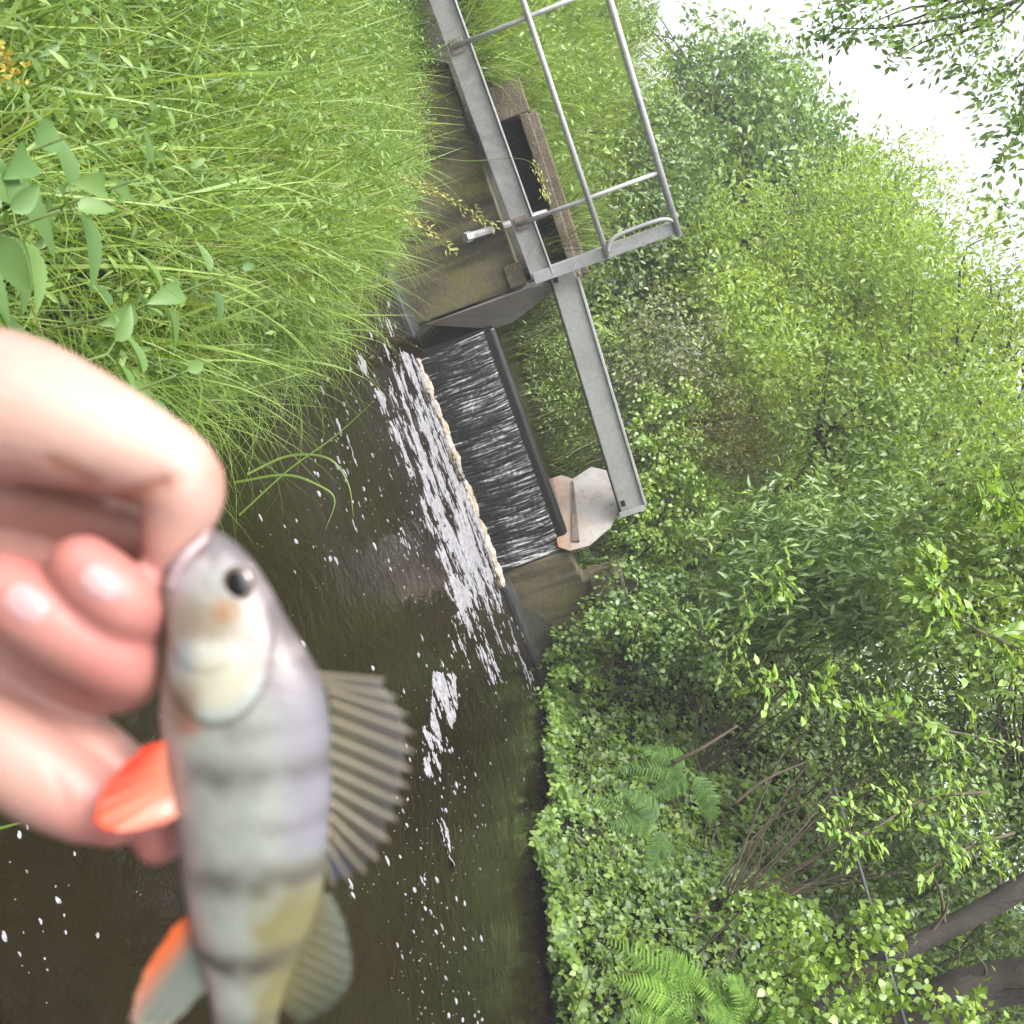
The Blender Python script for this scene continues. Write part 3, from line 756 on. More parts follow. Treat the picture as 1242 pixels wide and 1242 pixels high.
# ---- bank cover of brambles (stuff): trifoliate leaves over a lumpy mat
def cover(name, label, pts_n, region, leafL, mat, seed, thick=0.35, tri=True):
    y = RG.uniform(region[0], region[1], pts_n); d = RG.uniform(region[2], region[3], pts_n)
    x = XR(y) + d
    g = ground_z(x, y)
    mound = 0.30 + 0.45 * noise2(x, y, 1.1, seed) + 0.18 * noise2(x, y, 3.6, seed + 5)
    mound = np.clip(mound, 0.03, 1.0) * thick / 0.35 * (0.5 + 0.5 * sstep(-0.3, 0.4, d))
    z = np.maximum(g, 0.02) + mound * (1 - 0.55 * RG.random(pts_n) ** 2.2)
    P = np.stack([x, y, z], -1)
    keep = in_view(P, 220) & (noise2(x, y, 2.0, seed + 11) > (-0.38 if thick > 0.2 else -2) + 0.1 * RG.random(pts_n))
    P = P[keep]; n = len(P)
    Nn = unit(np.array([-0.55, -0.35, 0.75]) + RG.normal(0, 0.45, (n, 3)))
    D0 = unit(np.cross(Nn, rand_dirs(n)))
    L = RG.uniform(0.7, 1.25, n) * leafL
    base = RG.random(n) * 0.75
    if not tri:
        return leaves(P, D0, Nn, L, 0.8, base, LEAF8)
    S0 = np.cross(D0, Nn)
    out = []
    for (u, v, sc_) in ((1.0, 0.0, 1.0), (0.25, 0.95, 0.85), (0.25, -0.95, 0.85)):
        Dk = D0 * u + S0 * v
        out.append((P + Dk * 0.008, Dk, Nn, L * sc_, np.clip(base + RG.normal(0, 0.12, n), 0, 1)))
    Pa = np.concatenate([o[0] for o in out]); Da = np.concatenate([o[1] for o in out]); Na = np.concatenate([o[2] for o in out])
    La = np.concatenate([o[3] for o in out]); ra = np.concatenate([o[4] for o in out])
    return leaves(Pa, Da, unit(Na + RG.normal(0, 0.2, Na.shape)), La, 0.85, ra, LEAF8)
Vb, Fb, rb_ = cover('bramble_cover', '', 36000, (4.2, 10.5, -0.28, 2.8), 0.052, None, 31)
Vc, Fc, rc_ = cover('ivy', '', 16000, (4.0, 10.2, -0.16, 2.4), 0.036, None, 57, 0.14)
keep_all = len(Vb)
Vb = np.concatenate([Vb, Vc]); Fb = np.concatenate([Fb, Fc + keep_all]); rb_ = np.concatenate([rb_, rc_ * 0.7])
tag(link('bramble_cover', npmesh('bramble_cover', Vb, Fb, {'rnd': rb_}), M['bramble']), 'tangle of bramble and ivy leaves covering the right bank', 'brambles', kind='stuff')
# dead stems and bare twigs threading the bank (stuff)
tw = MB()
for k in range(520):
    y = random.uniform(4.4, 10.0); d = random.uniform(-0.1, 2.6)
    x = float(XR(y)) + d; z = float(ground_z(x, y)) + random.uniform(0.02, 0.7)
    a = random.uniform(0, 2 * PI); L = random.uniform(0.25, 0.95)
    v = np.array([math.cos(a), math.sin(a), random.uniform(-0.3, 0.6)]) * L
    sag = np.array([random.gauss(0, .08), random.gauss(0, .08), random.uniform(-0.05, 0.18)]) * L * 2
    p0 = np.array([x, y, z]); tw.tube([p0, p0 + v * 0.35 + sag, p0 + v * 0.7 + sag, p0 + v], np.array([1, .85, .65, .3]) * random.uniform(0.0025, 0.008), 5, False)
tag(tw.build('dead_twigs', M['twig'], None, smooth=True), 'thin brown dead stems tangled through the right bank', 'twigs', kind='stuff')

# ---- shrubs and trees
def crown_mesh(blobs, per_clump, clumps_per_m2, leafL, leafW, clump_r, tpl=LEAF4, droop=0.3, fill=0.75, elong=1.0):
    """blobs: (centre, radii); leaf clumps scattered through each blob, denser towards its outside"""
    C, O = [], []
    for c, r in blobs:
        r = np.asarray(r, float) if not np.isscalar(r) else np.full(3, float(r))
        m = max(6, int(clumps_per_m2 * 4 * PI * (r.mean() ** 2)))
        d = rand_dirs(m); rad = (fill + (1.08 - fill) * RG.random(m))
        inner = RG.random(m) < 0.3
        rad = np.where(inner, RG.random(m) ** 0.5 * 0.8, rad)
        lump = np.array([mnoise.noise(Vector(tuple(q * 2.1 + c[0]))) for q in d])
        gap = np.array([mnoise.noise(Vector(tuple(q * 3.4 + c[1]))) for q in d]) > -0.22
        C.append((np.asarray(c) + d * r * (rad * (1 + 0.42 * lump))[:, None])[gap]); O.append(d[gap])
    C = np.concatenate(C); O = np.concatenate(O)
    m = len(C)
    cnt = RG.poisson(per_clump, m) + 2
    own = np.repeat(np.arange(m), cnt); n = len(own)
    crnd = RG.random(m)
    ax = unit(O + RG.normal(0, 0.7, (m, 3)) + [0, 0, -droop])
    along = RG.uniform(-1, 1, n)
    P = C[own] + ax[own] * (along * clump_r * elong)[:, None] + RG.normal(0, clump_r * 0.45, (n, 3))
    N = unit(O[own] * 0.5 + np.array([0, 0, 0.8]) + RG.normal(0, 0.5, (n, 3)))
    D = unit(ax[own] * 0.8 + RG.normal(0, 0.6, (n, 3)) + [0, 0, -droop])
    rnd = np.clip(0.55 * crnd[own] + 0.45 * RG.random(n), 0, 1)
    return leaves(P, D, N, leafL * RG.uniform(0.65, 1.3, n), leafW, rnd, tpl), C
def limbs(mb, base, C, k, r0, seed=0):
    """stems from the base fanning out into the clumps"""
    pick = C[RG.choice(len(C), min(k, len(C)), replace=False)]
    for q in pick:
        mid = base + (q - base) * 0.5 + RG.normal(0, 0.07, 3) * np.linalg.norm(q - base)
        mid2 = base + (q - base) * 0.8 + RG.normal(0, 0.05, 3) * np.linalg.norm(q - base)
        P = spline([base + RG.normal(0, 0.03, 3), mid, mid2, q], 9)
        mb.tube(P, np.linspace(r0, r0 * 0.16, 9) * RG.uniform(0.6, 1.1), 6, False)
    return mb
def shrub(name, label, cat, base, blobs, mat, leafL, leafW=0.5, per=16, cpm=22, cr=0.12, tpl=LEAF4, stems=9, r0=0.009, group=None, droop=0.3, part='foliage', stem_mat='twig', fill=0.75, elong=1.0, trunk=None):
    base = np.asarray(base, float)
    root = empty(name, base, label, cat, group)
    (V, F, r), C = crown_mesh(blobs, per, cpm, leafL, leafW, cr, tpl, droop, fill, elong)
    link(part, npmesh(part, V, F, {'rnd': r}), M[mat], root)
    mb = MB()
    top = base
    if trunk is not None:
        tp = spline([base, *trunk], 14)
        tb = MB().tube(tp, np.linspace(r0 * 2.6, r0 * 1.1, 14), 10)
        tb.build('trunk', M['bark'], root, smooth=True)
        top = tp[-3]
    limbs(mb, top, C, stems, r0)
    mb.build('branches' if trunk is not None else 'stems', M[stem_mat], root, smooth=True)
    return root
def B(x, y, Y, r, sy=0.8):
    """crown blob centred on the sight line through the photo point, at depth Y metres"""
    return (at(x, y, Y), (r, r * sy, r * 0.95))
def gnd(x, y): return np.array([x, y, float(ground_z(x, y))])
def under(x, y, Y):
    p = at(x, y, Y); return gnd(max(p[0], float(XR(p[1])) + 0.55), p[1])

# wood behind the right bank, one mass of leaves (stuff)
def mass(name, label, n, fn, leafL, mat, hole=0.1, scale=1.0, seed=0):
    P, O = fn(n)
    v = np.array([mnoise.noise(Vector(tuple(p * scale)) + Vector((seed, 0, 0))) for p in P])
    k = (v > -hole) & in_view(P, 200)
    P = P[k]; v = v[k]; m = len(P)
    N = unit(np.array([-0.3, -0.4, 0.8]) + RG.normal(0, 0.5, (m, 3)))
    V, F, rn = leaves(P, unit(RG.normal(0, 1, (m, 3)) + [0, 0, -0.3]), N, leafL * RG.uniform(0.6, 1.3, m), 0.5, np.clip(0.45 + v * 0.9 + RG.normal(0, 0.2, m), 0, 1))
    tag(link(name, npmesh(name, V, F, {'rnd': rn}), M[mat]), label, 'foliage', kind='stuff')
def f_right(n):
    y = RG.uniform(5.6, 12.5, n); d = RG.uniform(1.3, 6.0, n); x = XR(np.minimum(y, 8.5)) + d
    top = 1.4 + 0.42 * d + 0.8 * noise2(x, y, 0.6, 3)
    return np.stack([x, y, ground_z(x, y) + RG.random(n) ** 0.8 * top], -1), None
mass('woodland', 'shady green woodland filling the slope behind the right bank', 52000, f_right, 0.085, 'mid_leaf', 0.12, 1.2, 2)
def f_back(n):
    y = RG.uniform(10.3, 15.5, n); x = RG.uniform(-2.4, 4.5, n)
    return np.stack([x, y, ground_z(x, y) + RG.random(n) * (1.3 + 0.5 * noise2(x, y, 0.7, 6) + 0.12 * (y - 10))], -1), None
mass('undergrowth', 'mixed green undergrowth on both sides of the upper stream', 26000, f_back, 0.08, 'mid_leaf', 0.2, 1.5, 8)
# background trees
shrub('tree', 'dark green bushy tree against the sky beyond the end of the handrail', 'tree', gnd(-2.9, 17.5),
      [B(880, 115, 17.5, 1.15), B(930, 190, 17, 1.4), B(835, 200, 17, 1.35), B(868, 275, 16.5, 1.5), B(985, 265, 16.5, 1.3), B(800, 250, 16.5, 1.0), B(940, 110, 18, .8)],
      'ash_leaf', 0.13, 0.55, 15, 20, 0.26, stems=26, r0=0.05, trunk=[(-2.8, 17.3, 3.6), (-2.6, 17.2, 5.6)], stem_mat='bark')
shrub('tree', 'light green willowy tree filling the middle of the background', 'tree', gnd(-0.4, 13.2),
      [B(950, 330, 13, 1.15), B(1020, 300, 13.4, 1.1), B(905, 395, 12.5, .95), B(1010, 410, 12.4, 1.2), B(1085, 255, 14, .9), B(1075, 370, 12.8, 1.1), B(950, 470, 12, .9)],
      'light_leaf', 0.085, 0.36, 15, 26, 0.2, stems=24, r0=0.035, droop=0.1, trunk=[(-0.3, 13.1, 3.2), (0.0, 13.0, 4.6)], stem_mat='bark')
shrub('tree', 'thin pale green tree at the right edge with sky showing through its leaves', 'tree', gnd(1.6, 11.8),
      [B(1160, 340, 12, .85), B(1205, 430, 11.6, .95), B(1140, 470, 11.2, .85), B(1230, 540, 11, .9), B(1160, 570, 10.8, .85), B(1110, 410, 11.5, .8), B(1260, 350, 11.8, .8)],
      'light_leaf', 0.085, 0.4, 12, 20, 0.2, stems=22, r0=0.03, droop=0.1, trunk=[(1.5, 11.6, 3.4), (1.3, 11.4, 4.6)], stem_mat='bark')
shrub('tree', 'broad soft green tree farthest back, filling the gaps behind the willowy tree', 'tree', gnd(1.2, 19.0),
      [B(1040, 330, 18, 1.5), B(1130, 430, 18, 1.5), B(1010, 460, 17.5, 1.5), B(1110, 560, 17, 1.5), B(1200, 560, 17, 1.3), B(960, 400, 18.5, 1.4), B(1060, 660, 16.5, 1.4), B(1180, 700, 16, 1.4), B(930, 555, 15, 1.1), B(870, 500, 15, 1.0), B(960, 640, 14.5, 1.0)],
      'mid_leaf', 0.15, 0.5, 13, 18, 0.3, stems=24, r0=0.05, trunk=[(1.2, 19, 3.2), (1.1, 18.8, 5.0)], stem_mat='bark')
shrub('tree', 'small far tree top rising beside the top of the handrail', 'tree', gnd(-9.2, 26),
      [B(768, 22, 26, 0.45), B(762, 34, 26, .35)], 'ash_leaf', 0.16, 0.5, 14, 24, 0.24, stems=8, r0=0.03, trunk=[(-9.2, 26, 4.0), (-9.2, 26, 6.2)], stem_mat='bark')
shrub('tree', 'small dark stemmed tree with airy green leaves in the middle of the bank', 'tree', under(940, 600, 9.6),
      [B(1040, 520, 9.6, .7), B(1090, 560, 9.4, .7), B(1040, 590, 9.2, .55), B(1010, 470, 10, .6), B(1120, 490, 9.8, .65)],
      'mid_leaf', 0.07, 0.5, 14, 26, 0.16, stems=18, r0=0.016, trunk=[at(960, 590, 9.6), at(985, 545, 9.6), at(1000, 505, 9.6)], stem_mat='bark')
# overhanging branch high at the top right
shrub('overhanging_branch', 'dark leafy branch hanging across the sky at the top right corner', 'branch', at(1330, -60, 5.6),
      [B(1010, 25, 5.6, .16, 1.5), B(1060, 8, 5.5, .2), B(1130, 20, 5.5, .24), B(1190, 30, 5.5, .26), B(1235, 85, 5.4, .22), B(1180, 88, 5.5, .13), B(1250, 165, 5.3, .2), B(985, 42, 5.7, .1), B(1215, 195, 5.3, .1), B(1100, 60, 5.5, .1), B(1235, 250, 5.3, .12)],
      'ash_leaf', 0.045, 0.5, 12, 46, 0.085, tpl=LEAF8, stems=22, r0=0.012, stem_mat='bark', fill=0.4)
# shrubs behind the weir
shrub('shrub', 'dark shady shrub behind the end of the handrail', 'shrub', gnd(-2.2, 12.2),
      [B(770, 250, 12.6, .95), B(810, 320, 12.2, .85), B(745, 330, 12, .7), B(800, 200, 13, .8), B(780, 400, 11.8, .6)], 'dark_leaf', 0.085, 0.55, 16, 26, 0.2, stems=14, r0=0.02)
shrub('shrub', 'yellow green shrub just right of the dark shrub beyond the handrail', 'shrub', gnd(-1.0, 11.6),
      [B(865, 330, 11.8, .6), B(885, 385, 11.4, .62), B(850, 290, 12.2, .5), B(920, 440, 11, .6)], 'light_leaf', 0.075, 0.5, 16, 28, 0.16, stems=12, r0=0.014)
shrub('shrub', 'pale grey leaved shrub behind the left half of the cross beam', 'shrub', gnd(-0.9, 10.9),
      [B(800, 400, 10.8, .42), B(838, 445, 10.6, .4), B(850, 385, 11, .36), B(780, 445, 10.5, .3)], 'pale_leaf', 0.055, 0.55, 14, 34, 0.12, stems=14, r0=0.01)
shrub('shrub', 'brown twiggy half bare shrub between the pale shrub and the thin dark trunk', 'shrub', gnd(-0.1, 10.2),
      [B(880, 500, 10.2, .52), B(905, 560, 10, .5), B(850, 540, 9.9, .4), B(930, 520, 10.3, .4)], 'brown_leaf', 0.045, 0.45, 10, 30, 0.14, stems=60, r0=0.008)
shrub('shrub', 'green leafy shrub showing between the weir board and the cross beam', 'shrub', gnd(-0.85, 10.2),
      [B(655, 415, 9.8, .40), B(690, 480, 9.6, .38), B(720, 410, 10.1, .36), B(665, 480, 9.5, .26), B(700, 545, 9.7, .3)], 'mid_leaf', 0.05, 0.4, 12, 30, 0.12, stems=14, r0=0.008)
shrub('shrub', 'dark weedy growth low behind the weir board', 'shrub', gnd(-0.6, 9.9),
      [B(640, 440, 9.4, .26), B(665, 520, 9.4, .26), B(640, 480, 9.3, .2), B(690, 430, 9.9, .34)], 'dark_leaf', 0.05, 0.35, 12, 40, 0.1, stems=10, r0=0.006)
shrub('shrub', 'low dense shrub right behind the right end of the cross beam', 'shrub', under(800, 590, 9.7),
      [B(800, 560, 9.7, .42), B(835, 620, 9.5, .42), B(790, 640, 9.3, .36), B(850, 570, 9.8, .35), B(820, 500, 10, .35)], 'bramble', 0.042, 0.8, 20, 46, 0.09, tpl=LEAF8, stems=12, r0=0.006)
shrub('shrub', 'blue green leafed shrub on the bank below the right concrete wall', 'shrub', under(800, 730, 8.6),
      [B(770, 730, 8.4, .34), B(820, 780, 8.2, .34), B(850, 720, 8.6, .34), B(740, 770, 8.2, .26), B(880, 800, 8, .32)], 'ash_leaf', 0.046, 0.75, 18, 46, 0.09, tpl=LEAF8, stems=12, r0=0.006)
shrub('shrub', 'small ivy clump hanging over the lower end of the right concrete wall', 'shrub', gnd(1.95, 8.75),
      [B(672, 800, 8.55, .13), B(690, 770, 8.6, .12), B(700, 825, 8.4, .18), B(660, 840, 8.3, .13)], 'bramble', 0.045, 0.8, 16, 60, 0.06, tpl=LEAF8, stems=8, r0=0.004)
shrub('shrub', 'broad shrub with feathery drooping leaves in the middle of the right bank', 'shrub', under(960, 720, 8.0),
      [B(960, 660, 8.4, .5), B(1030, 690, 8.1, .5), B(1000, 740, 7.8, .45), B(1090, 640, 8.3, .45), B(930, 730, 8, .38), B(1070, 750, 7.6, .45)], 'ash_leaf', 0.11, 0.3, 14, 34, 0.16, stems=14, r0=0.01, droop=0.5)
shrub('tree', 'leafy tree with fresh green sprays at the right edge of the photo', 'tree', gnd(3.6, 7.2),
      [B(1180, 640, 6.9, .42), B(1235, 700, 6.6, .42), B(1160, 730, 6.5, .36), B(1215, 790, 6.2, .35), B(1280, 620, 6.8, .5), B(1130, 660, 7, .3)],
      'mid_leaf', 0.06, 0.5, 14, 46, 0.11, tpl=LEAF8, stems=26, r0=0.014, trunk=[(3.4, 7.1, 2.4), (3.0, 6.9, 3.4)], stem_mat='bark')
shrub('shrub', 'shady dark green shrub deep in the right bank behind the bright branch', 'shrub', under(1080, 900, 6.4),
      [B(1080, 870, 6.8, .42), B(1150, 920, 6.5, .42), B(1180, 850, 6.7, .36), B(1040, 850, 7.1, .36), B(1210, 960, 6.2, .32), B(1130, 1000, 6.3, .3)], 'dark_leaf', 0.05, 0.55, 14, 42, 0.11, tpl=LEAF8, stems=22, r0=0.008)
shrub('shrub', 'leafy undergrowth in front of the two leaning trunks in the bottom right corner', 'shrub', gnd(3.05, 4.75),
      [B(1010, 1150, 4.85, .18), B(960, 1190, 4.8, .2), B(1060, 1235, 4.75, .16), B(1010, 1260, 4.6, .2), B(935, 1120, 5.0, .18), B(1110, 1190, 4.8, .13), B(1160, 1235, 4.7, .15), B(1080, 1130, 4.9, .12)], 'bramble', 0.042, 0.8, 14, 60, 0.07, tpl=LEAF8, stems=10, r0=0.005)
shrub('shrub', 'dark leafy shrub standing behind the two leaning trunks', 'shrub', gnd(3.9, 6.6),
      [B(1120, 1120, 6.4, .42), B(1210, 1080, 6.4, .42), B(1240, 1190, 6.3, .4), B(1060, 1060, 6.6, .36), B(1150, 1240, 6.2, .4), B(1260, 1000, 6.5, .4)], 'dark_leaf', 0.05, 0.55, 14, 44, 0.11, stems=14, r0=0.009)
# bright sprays leaning out from the bank
def spray(label, pts, mat, leafL, n_side, seed):
    """an arching leafy branch: stem through pts, leaves in two ranks plus short side twigs"""
    r = np.random.default_rng(seed)
    S = spline(pts, 40)
    root = empty('leafy_branch', S[0], label, 'branch')
    mb = MB().tube(S, np.linspace(0.009, 0.002, 40), 6)
    P, D = [], []
    for k in range(int(n_side * 2.2)):
        i = r.integers(4, 40); q = S[i]; d = rand_dirs(1)[0] * [1, 1, 0.6]; d = d / np.linalg.norm(d)
        L = r.uniform(0.08, 0.3) * (1.1 - i / 60)
        tp = spline([q, q + d * L * 0.5 + [0, 0, 0.03 * L], q + d * L + [0, 0, -0.12 * L]], 8)
        mb.tube(tp, np.linspace(0.003, 0.001, 8), 4)
        for j in range(1, 8):
            sd = np.cross(d, [0, 0, 1]) * (1 if j % 2 else -1)
            P.append(tp[j]); D.append(unit(d * 0.6 + sd * 0.8 + r.normal(0, 0.2, 3)))
        P.append(tp[-1]); D.append(d)
    P, D = np.array(P), np.array(D); m = len(P)
    V, F, rn = leaves(P, D, unit(r.normal(0, 0.35, (m, 3)) + [-0.2, -0.3, 1.0]), leafL * r.uniform(0.7, 1.3, m), 0.6, 0.15 + 0.85 * r.random(m), LEAF8)
    link('foliage', npmesh('foliage', V, F, {'rnd': rn}), M[mat], root)
    mb.build('stem', M['twig'], root, smooth=True)
    return root
spray('bright green leafy branch arching out over the dark hollow in the right bank', [at(1220, 900, 5.9), at(1120, 880, 5.2), at(1010, 850, 4.8), at(915, 825, 4.6)], 'fresh_leaf', 0.05, 26, 1)
spray('bright green leafy branch hanging below the arching one, tip above the grey pole', [at(1200, 960, 5.6), at(1120, 970, 5.1), at(1050, 1010, 4.8), at(1010, 1000, 4.7)], 'fresh_leaf', 0.046, 22, 2)
spray('small drooping bright spray nearest the lower right, in front of the trunks', [at(1230, 1010, 5.3), at(1170, 1030, 4.9), at(1120, 1060, 4.7)], 'fresh_leaf', 0.044, 12, 3)
spray('fresh pale leafy branch reaching in from the right edge above the dark hollow', [at(1290, 800, 5.2), at(1220, 780, 4.8), at(1150, 740, 4.6), at(1130, 690, 4.6)], 'fresh_leaf', 0.055, 20, 4)
spray('pale leafy twig at the right edge beside the fresh branch', [at(1290, 650, 5.2), at(1240, 620, 4.9), at(1190, 600, 4.8)], 'fresh_leaf', 0.055, 14, 5)
spray('yellow green leafy sprig sticking up from the middle of the right bank', [at(870, 790, 6.8), at(920, 740, 6.5), at(960, 690, 6.4)], 'fresh_leaf', 0.055, 16, 6)
spray('blue green leafy stem leaning from the bank below the right wall', [at(760, 800, 7.4), at(790, 740, 7.2), at(850, 770, 7.0), at(900, 840, 6.8)], 'ash_leaf', 0.05, 20, 8)

# mossy trunks low on the right
def trunk_thing(label, pts, r0, r1, cat='tree trunk', name='tree_trunk', twigs=6, crown=None):
    S = spline(pts, 26)
    root = empty('leaning_tree', S[0], label, 'tree')
    V, F = sweep(S, np.linspace(r0, r1, 26), 18)
    V = np.array([v + 0.16 * r0 * mnoise.noise(Vector(tuple(v * 9))) for v in V])
    MB().add(V, F).build('trunk', M['bark'], root, smooth=True)
    for k in range(twigs):
        i = random.randint(4, 24); q = S[i]; d = rand_dirs(1)[0]; L = random.uniform(0.2, 0.5)
        MB().tube(spline([q, q + d * L * .5 + [0, 0, .05], q + d * L], 7), np.linspace(0.012, 0.003, 7), 6, False).build('twig', M['twig'], root, smooth=True)
    if crown:
        (V, F, rn), C = crown_mesh(crown, 15, 16, 0.085, 0.5, 0.2)
        link('crown', npmesh('crown', V, F, {'rnd': rn}), M['mid_leaf'], root)
        limbs(MB(), S[-2], C, 26, 0.03).build('branches', M['bark'], root, smooth=True)
    return root
trunk_thing('thick dark trunk at the bottom right corner, lowest of the two', [under(1060, 1260, 5.4), at(1120, 1228, 5.3), at(1200, 1195, 5.3), at(1300, 1165, 5.3), (2.9, 5.9, 3.9), (2.7, 6.3, 4.6)], 0.13, 0.08,
            crown=[((2.2, 6.8, 4.9), (1.25, 1.1, .9)), ((3.3, 6.0, 5.1), (1.3, 1.2, 1.0)), ((1.1, 6.5, 4.8), (.95, .9, .75)), ((3.4, 7.8, 5.2), (1.3, 1.2, 1.0))])
trunk_thing('slimmer brown trunk slanting up beside the thick dark trunk', [at(985, 1215, 5.1), at(1080, 1160, 5.2), at(1180, 1110, 5.3), at(1300, 1040, 5.4)], 0.042, 0.06)
def stick(label, pts, r):
    S = spline(pts, 14)
    o = MB().tube(S, np.linspace(r, r * 0.55, 14), 8).build('stick', M['twig'], None, smooth=True)
    tag(o, label, 'stick'); return o
stick('pale bare stick lying out of the bank above the ferns', [at(815, 925, 5.9), at(850, 908, 5.9), at(895, 880, 6.0)], 0.014)
stick('brown bare stick low in the bank beside the grey pole', [at(1000, 1200, 4.95), at(1050, 1180, 4.9), at(1085, 1165, 4.95)], 0.012)
stick('thin dead stick in the hollow under the bright branch', [at(890, 975, 5.8), at(930, 945, 5.9), at(975, 925, 6.1)], 0.010)
stick('reddish thin stick poking out above the bottom ferns', [at(915, 1105, 5.2), at(950, 1090, 5.2), at(985, 1070, 5.3)], 0.006)
pole = MB().tube([at(1012, 955, 5.5), at(1045, 1060, 5.3), at(1100, 1250, 5.0)], [0.010, 0.010, 0.010], 12).build('metal_pole', M['pole'], None, smooth=True)
tag(pole, 'thin blue grey metal pole leaning among the branches on the right bank', 'pole')

# ---- big toothed leaf: 2 x 11 grid
def leaf_big(k=23, tooth=0.07, power=0.62):
    T, F = [], []
    for i in range(k):
        t = i / (k - 1)
        wv = 0.5 * math.sin(PI * min(1, t ** power)) ** 0.85 * (1 + tooth * (1 if i % 2 else -1) * (0 < i < k - 1))
        T += [(-wv, t, 0.22 * wv - 0.22 * t * t), (0, t, -0.22 * t * t), (wv, t, 0.22 * wv - 0.22 * t * t)]
    for i in range(k - 1):
        for c in (0, 1):
            a = i * 3 + c
            F += [(a, a + 1, a + 4), (a, a + 4, a + 3)]
    return np.array(T), np.array(F)
LEAFN = leaf_big()
PINNA = leaf_big(15, 0.42, 0.45)
# ---- ferns
def fern(label, base, tips, pinL, seed, mat='fern'):
    r = np.random.default_rng(seed)
    base = np.asarray(base, float)
    root = empty('fern', base, label, 'fern')
    for tip in tips:
        tip = np.asarray(tip, float); d = tip - base; Lk = np.linalg.norm(d)
        S = spline([base, base + d * 0.4 + [0, -0.02, 0.16 * Lk], base + d * 0.75 + [0, -0.02, 0.13 * Lk], tip], 30)
        T = unit(np.gradient(S, axis=0))
        face = unit(np.array([-0.35, -0.8, 0.75]) + r.normal(0, 0.18, 3))
        P, D, N, LL = [], [], [], []
        for i in range(4, 30):
            u = (i - 4) / 25
            side = unit(np.cross(T[i], face)); nn_ = unit(np.cross(side, T[i]))
            pl_ = pinL * (1 - u) ** 0.75 * min(1, (u + 0.15) * 4) + 0.006
            for sg in (-1, 1):
                P.append(S[i]); D.append(unit(side * sg + T[i] * 0.42 - nn_ * 0.06 + r.normal(0, 0.05, 3))); N.append(nn_); LL.append(pl_ * r.uniform(0.88, 1.08))
        m = len(P)
        V, F, rn = leaves(np.array(P), np.array(D), np.array(N), np.array(LL), 0.21, np.clip(0.5 + r.normal(0, 0.28, m), 0, 1), PINNA)
        f_ = link('frond', npmesh('frond', V, F, {'rnd': rn}), M[mat], root)
        MB().tube(S, np.linspace(0.004, 0.001, 30), 5).build('rachis', M['stem'], f_)
        for c_ in f_.children: c_.location = (0, 0, 0)
    return root
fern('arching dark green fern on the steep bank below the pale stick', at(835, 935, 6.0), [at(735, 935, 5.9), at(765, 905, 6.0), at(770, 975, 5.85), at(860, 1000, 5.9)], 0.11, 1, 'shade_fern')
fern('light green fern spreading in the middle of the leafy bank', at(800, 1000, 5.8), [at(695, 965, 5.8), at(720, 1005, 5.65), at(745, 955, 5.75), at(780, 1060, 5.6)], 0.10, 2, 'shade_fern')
fern('bright yellow green fern low at the bottom of the photo', at(845, 1235, 4.75), [at(728, 1140, 4.75), at(735, 1185, 4.65), at(752, 1232, 4.6), at(800, 1150, 4.8), at(790, 1250, 4.6)], 0.14, 3)
fern('second bright fern beside the bottom edge, nearest the trunks', at(905, 1250, 4.75), [at(830, 1185, 4.75), at(850, 1225, 4.6), at(880, 1180, 4.7), at(940, 1220, 4.65)], 0.11, 4)

# ---- nettles on the near bank
def nettle(label, top, height, leafL, seed, lean=(0.1, 0.1), pairs=6):
    r = np.random.default_rng(seed)
    top = np.asarray(top, float); base = top - np.array([lean[0] * height, lean[1] * height, height])
    root = empty('nettle', base, label, 'nettle')
    S = spline([base, base + (top - base) * 0.5 + [0.015, 0, 0], top], 20)
    MB().tube(S, np.linspace(0.0035, 0.0016, 20), 8).build('stem', M['stem'], root, smooth=True)
    a0 = r.uniform(0, 3)
    for k in range(pairs):
        u = 1 - k * (0.62 / pairs); q = S[min(19, int(u * 19.99))]
        Lk = leafL * (0.42 + 0.62 * min(1, k / 2.0))
        for s in (0, PI):
            a = a0 + k * PI / 2 + s + r.normal(0, 0.15)
            up_ = 0.75 if k == 0 else 0.25 - 0.12 * k
            d = np.array([math.cos(a), math.sin(a), up_ + r.normal(0, 0.1)]); d /= np.linalg.norm(d)
            st_ = q + d * 0.018
            V, F, rn = leaves(st_[None], d[None], np.array([[d[0] * -0.3, d[1] * -0.3, 1.0]]) + r.normal(0, 0.15, (1, 3)), np.array([Lk * 1.12]), np.array([0.47]), np.array([r.uniform(0.3, 0.95)]), LEAFN)
            lf = link('leaf', npmesh('leaf', V, F, {'rnd': rn}, smooth=True), M['nettle'], root)
            MB().tube([q, st_], [0.0012, 0.001], 5).build('leaf_stalk', M['stem'], lf)
            for c_ in lf.children: c_.location = (0, 0, 0)
    return root
nettle('large nettle with broad leaves just above the thumb at the left edge', atz(75, 255, 0.97), 0.55, 0.105, 1, (0.1, 0.0))
nettle('tall nettle whose top leaves stand left of centre above the large nettle', atz(85, 165, 0.97), 0.5, 0.10, 2, (0.05, 0.1))
nettle('nettle with narrow hanging leaves right of the large nettle', atz(175, 215, 0.97), 0.5, 0.09, 3, (0.1, 0.05))
nettle('nettle half hidden behind the knuckle of the thumb', atz(130, 430, 0.97), 0.45, 0.095, 4, (0.1, 0.1))
nettle('nettle at the very left edge of the photo below the yellow flowers', atz(-5, 265, 0.97), 0.5, 0.10, 5, (0.0, 0.0))
nettle('small nettle in the grass midway between thumb and weir', atz(215, 455, 0.97), 0.4, 0.08, 6, (0.05, 0.1))
nettle('small pale nettle near the grassy edge, right of the narrow leaved nettle', atz(285, 330, 0.88), 0.45, 0.075, 7, (0.05, 0.1))
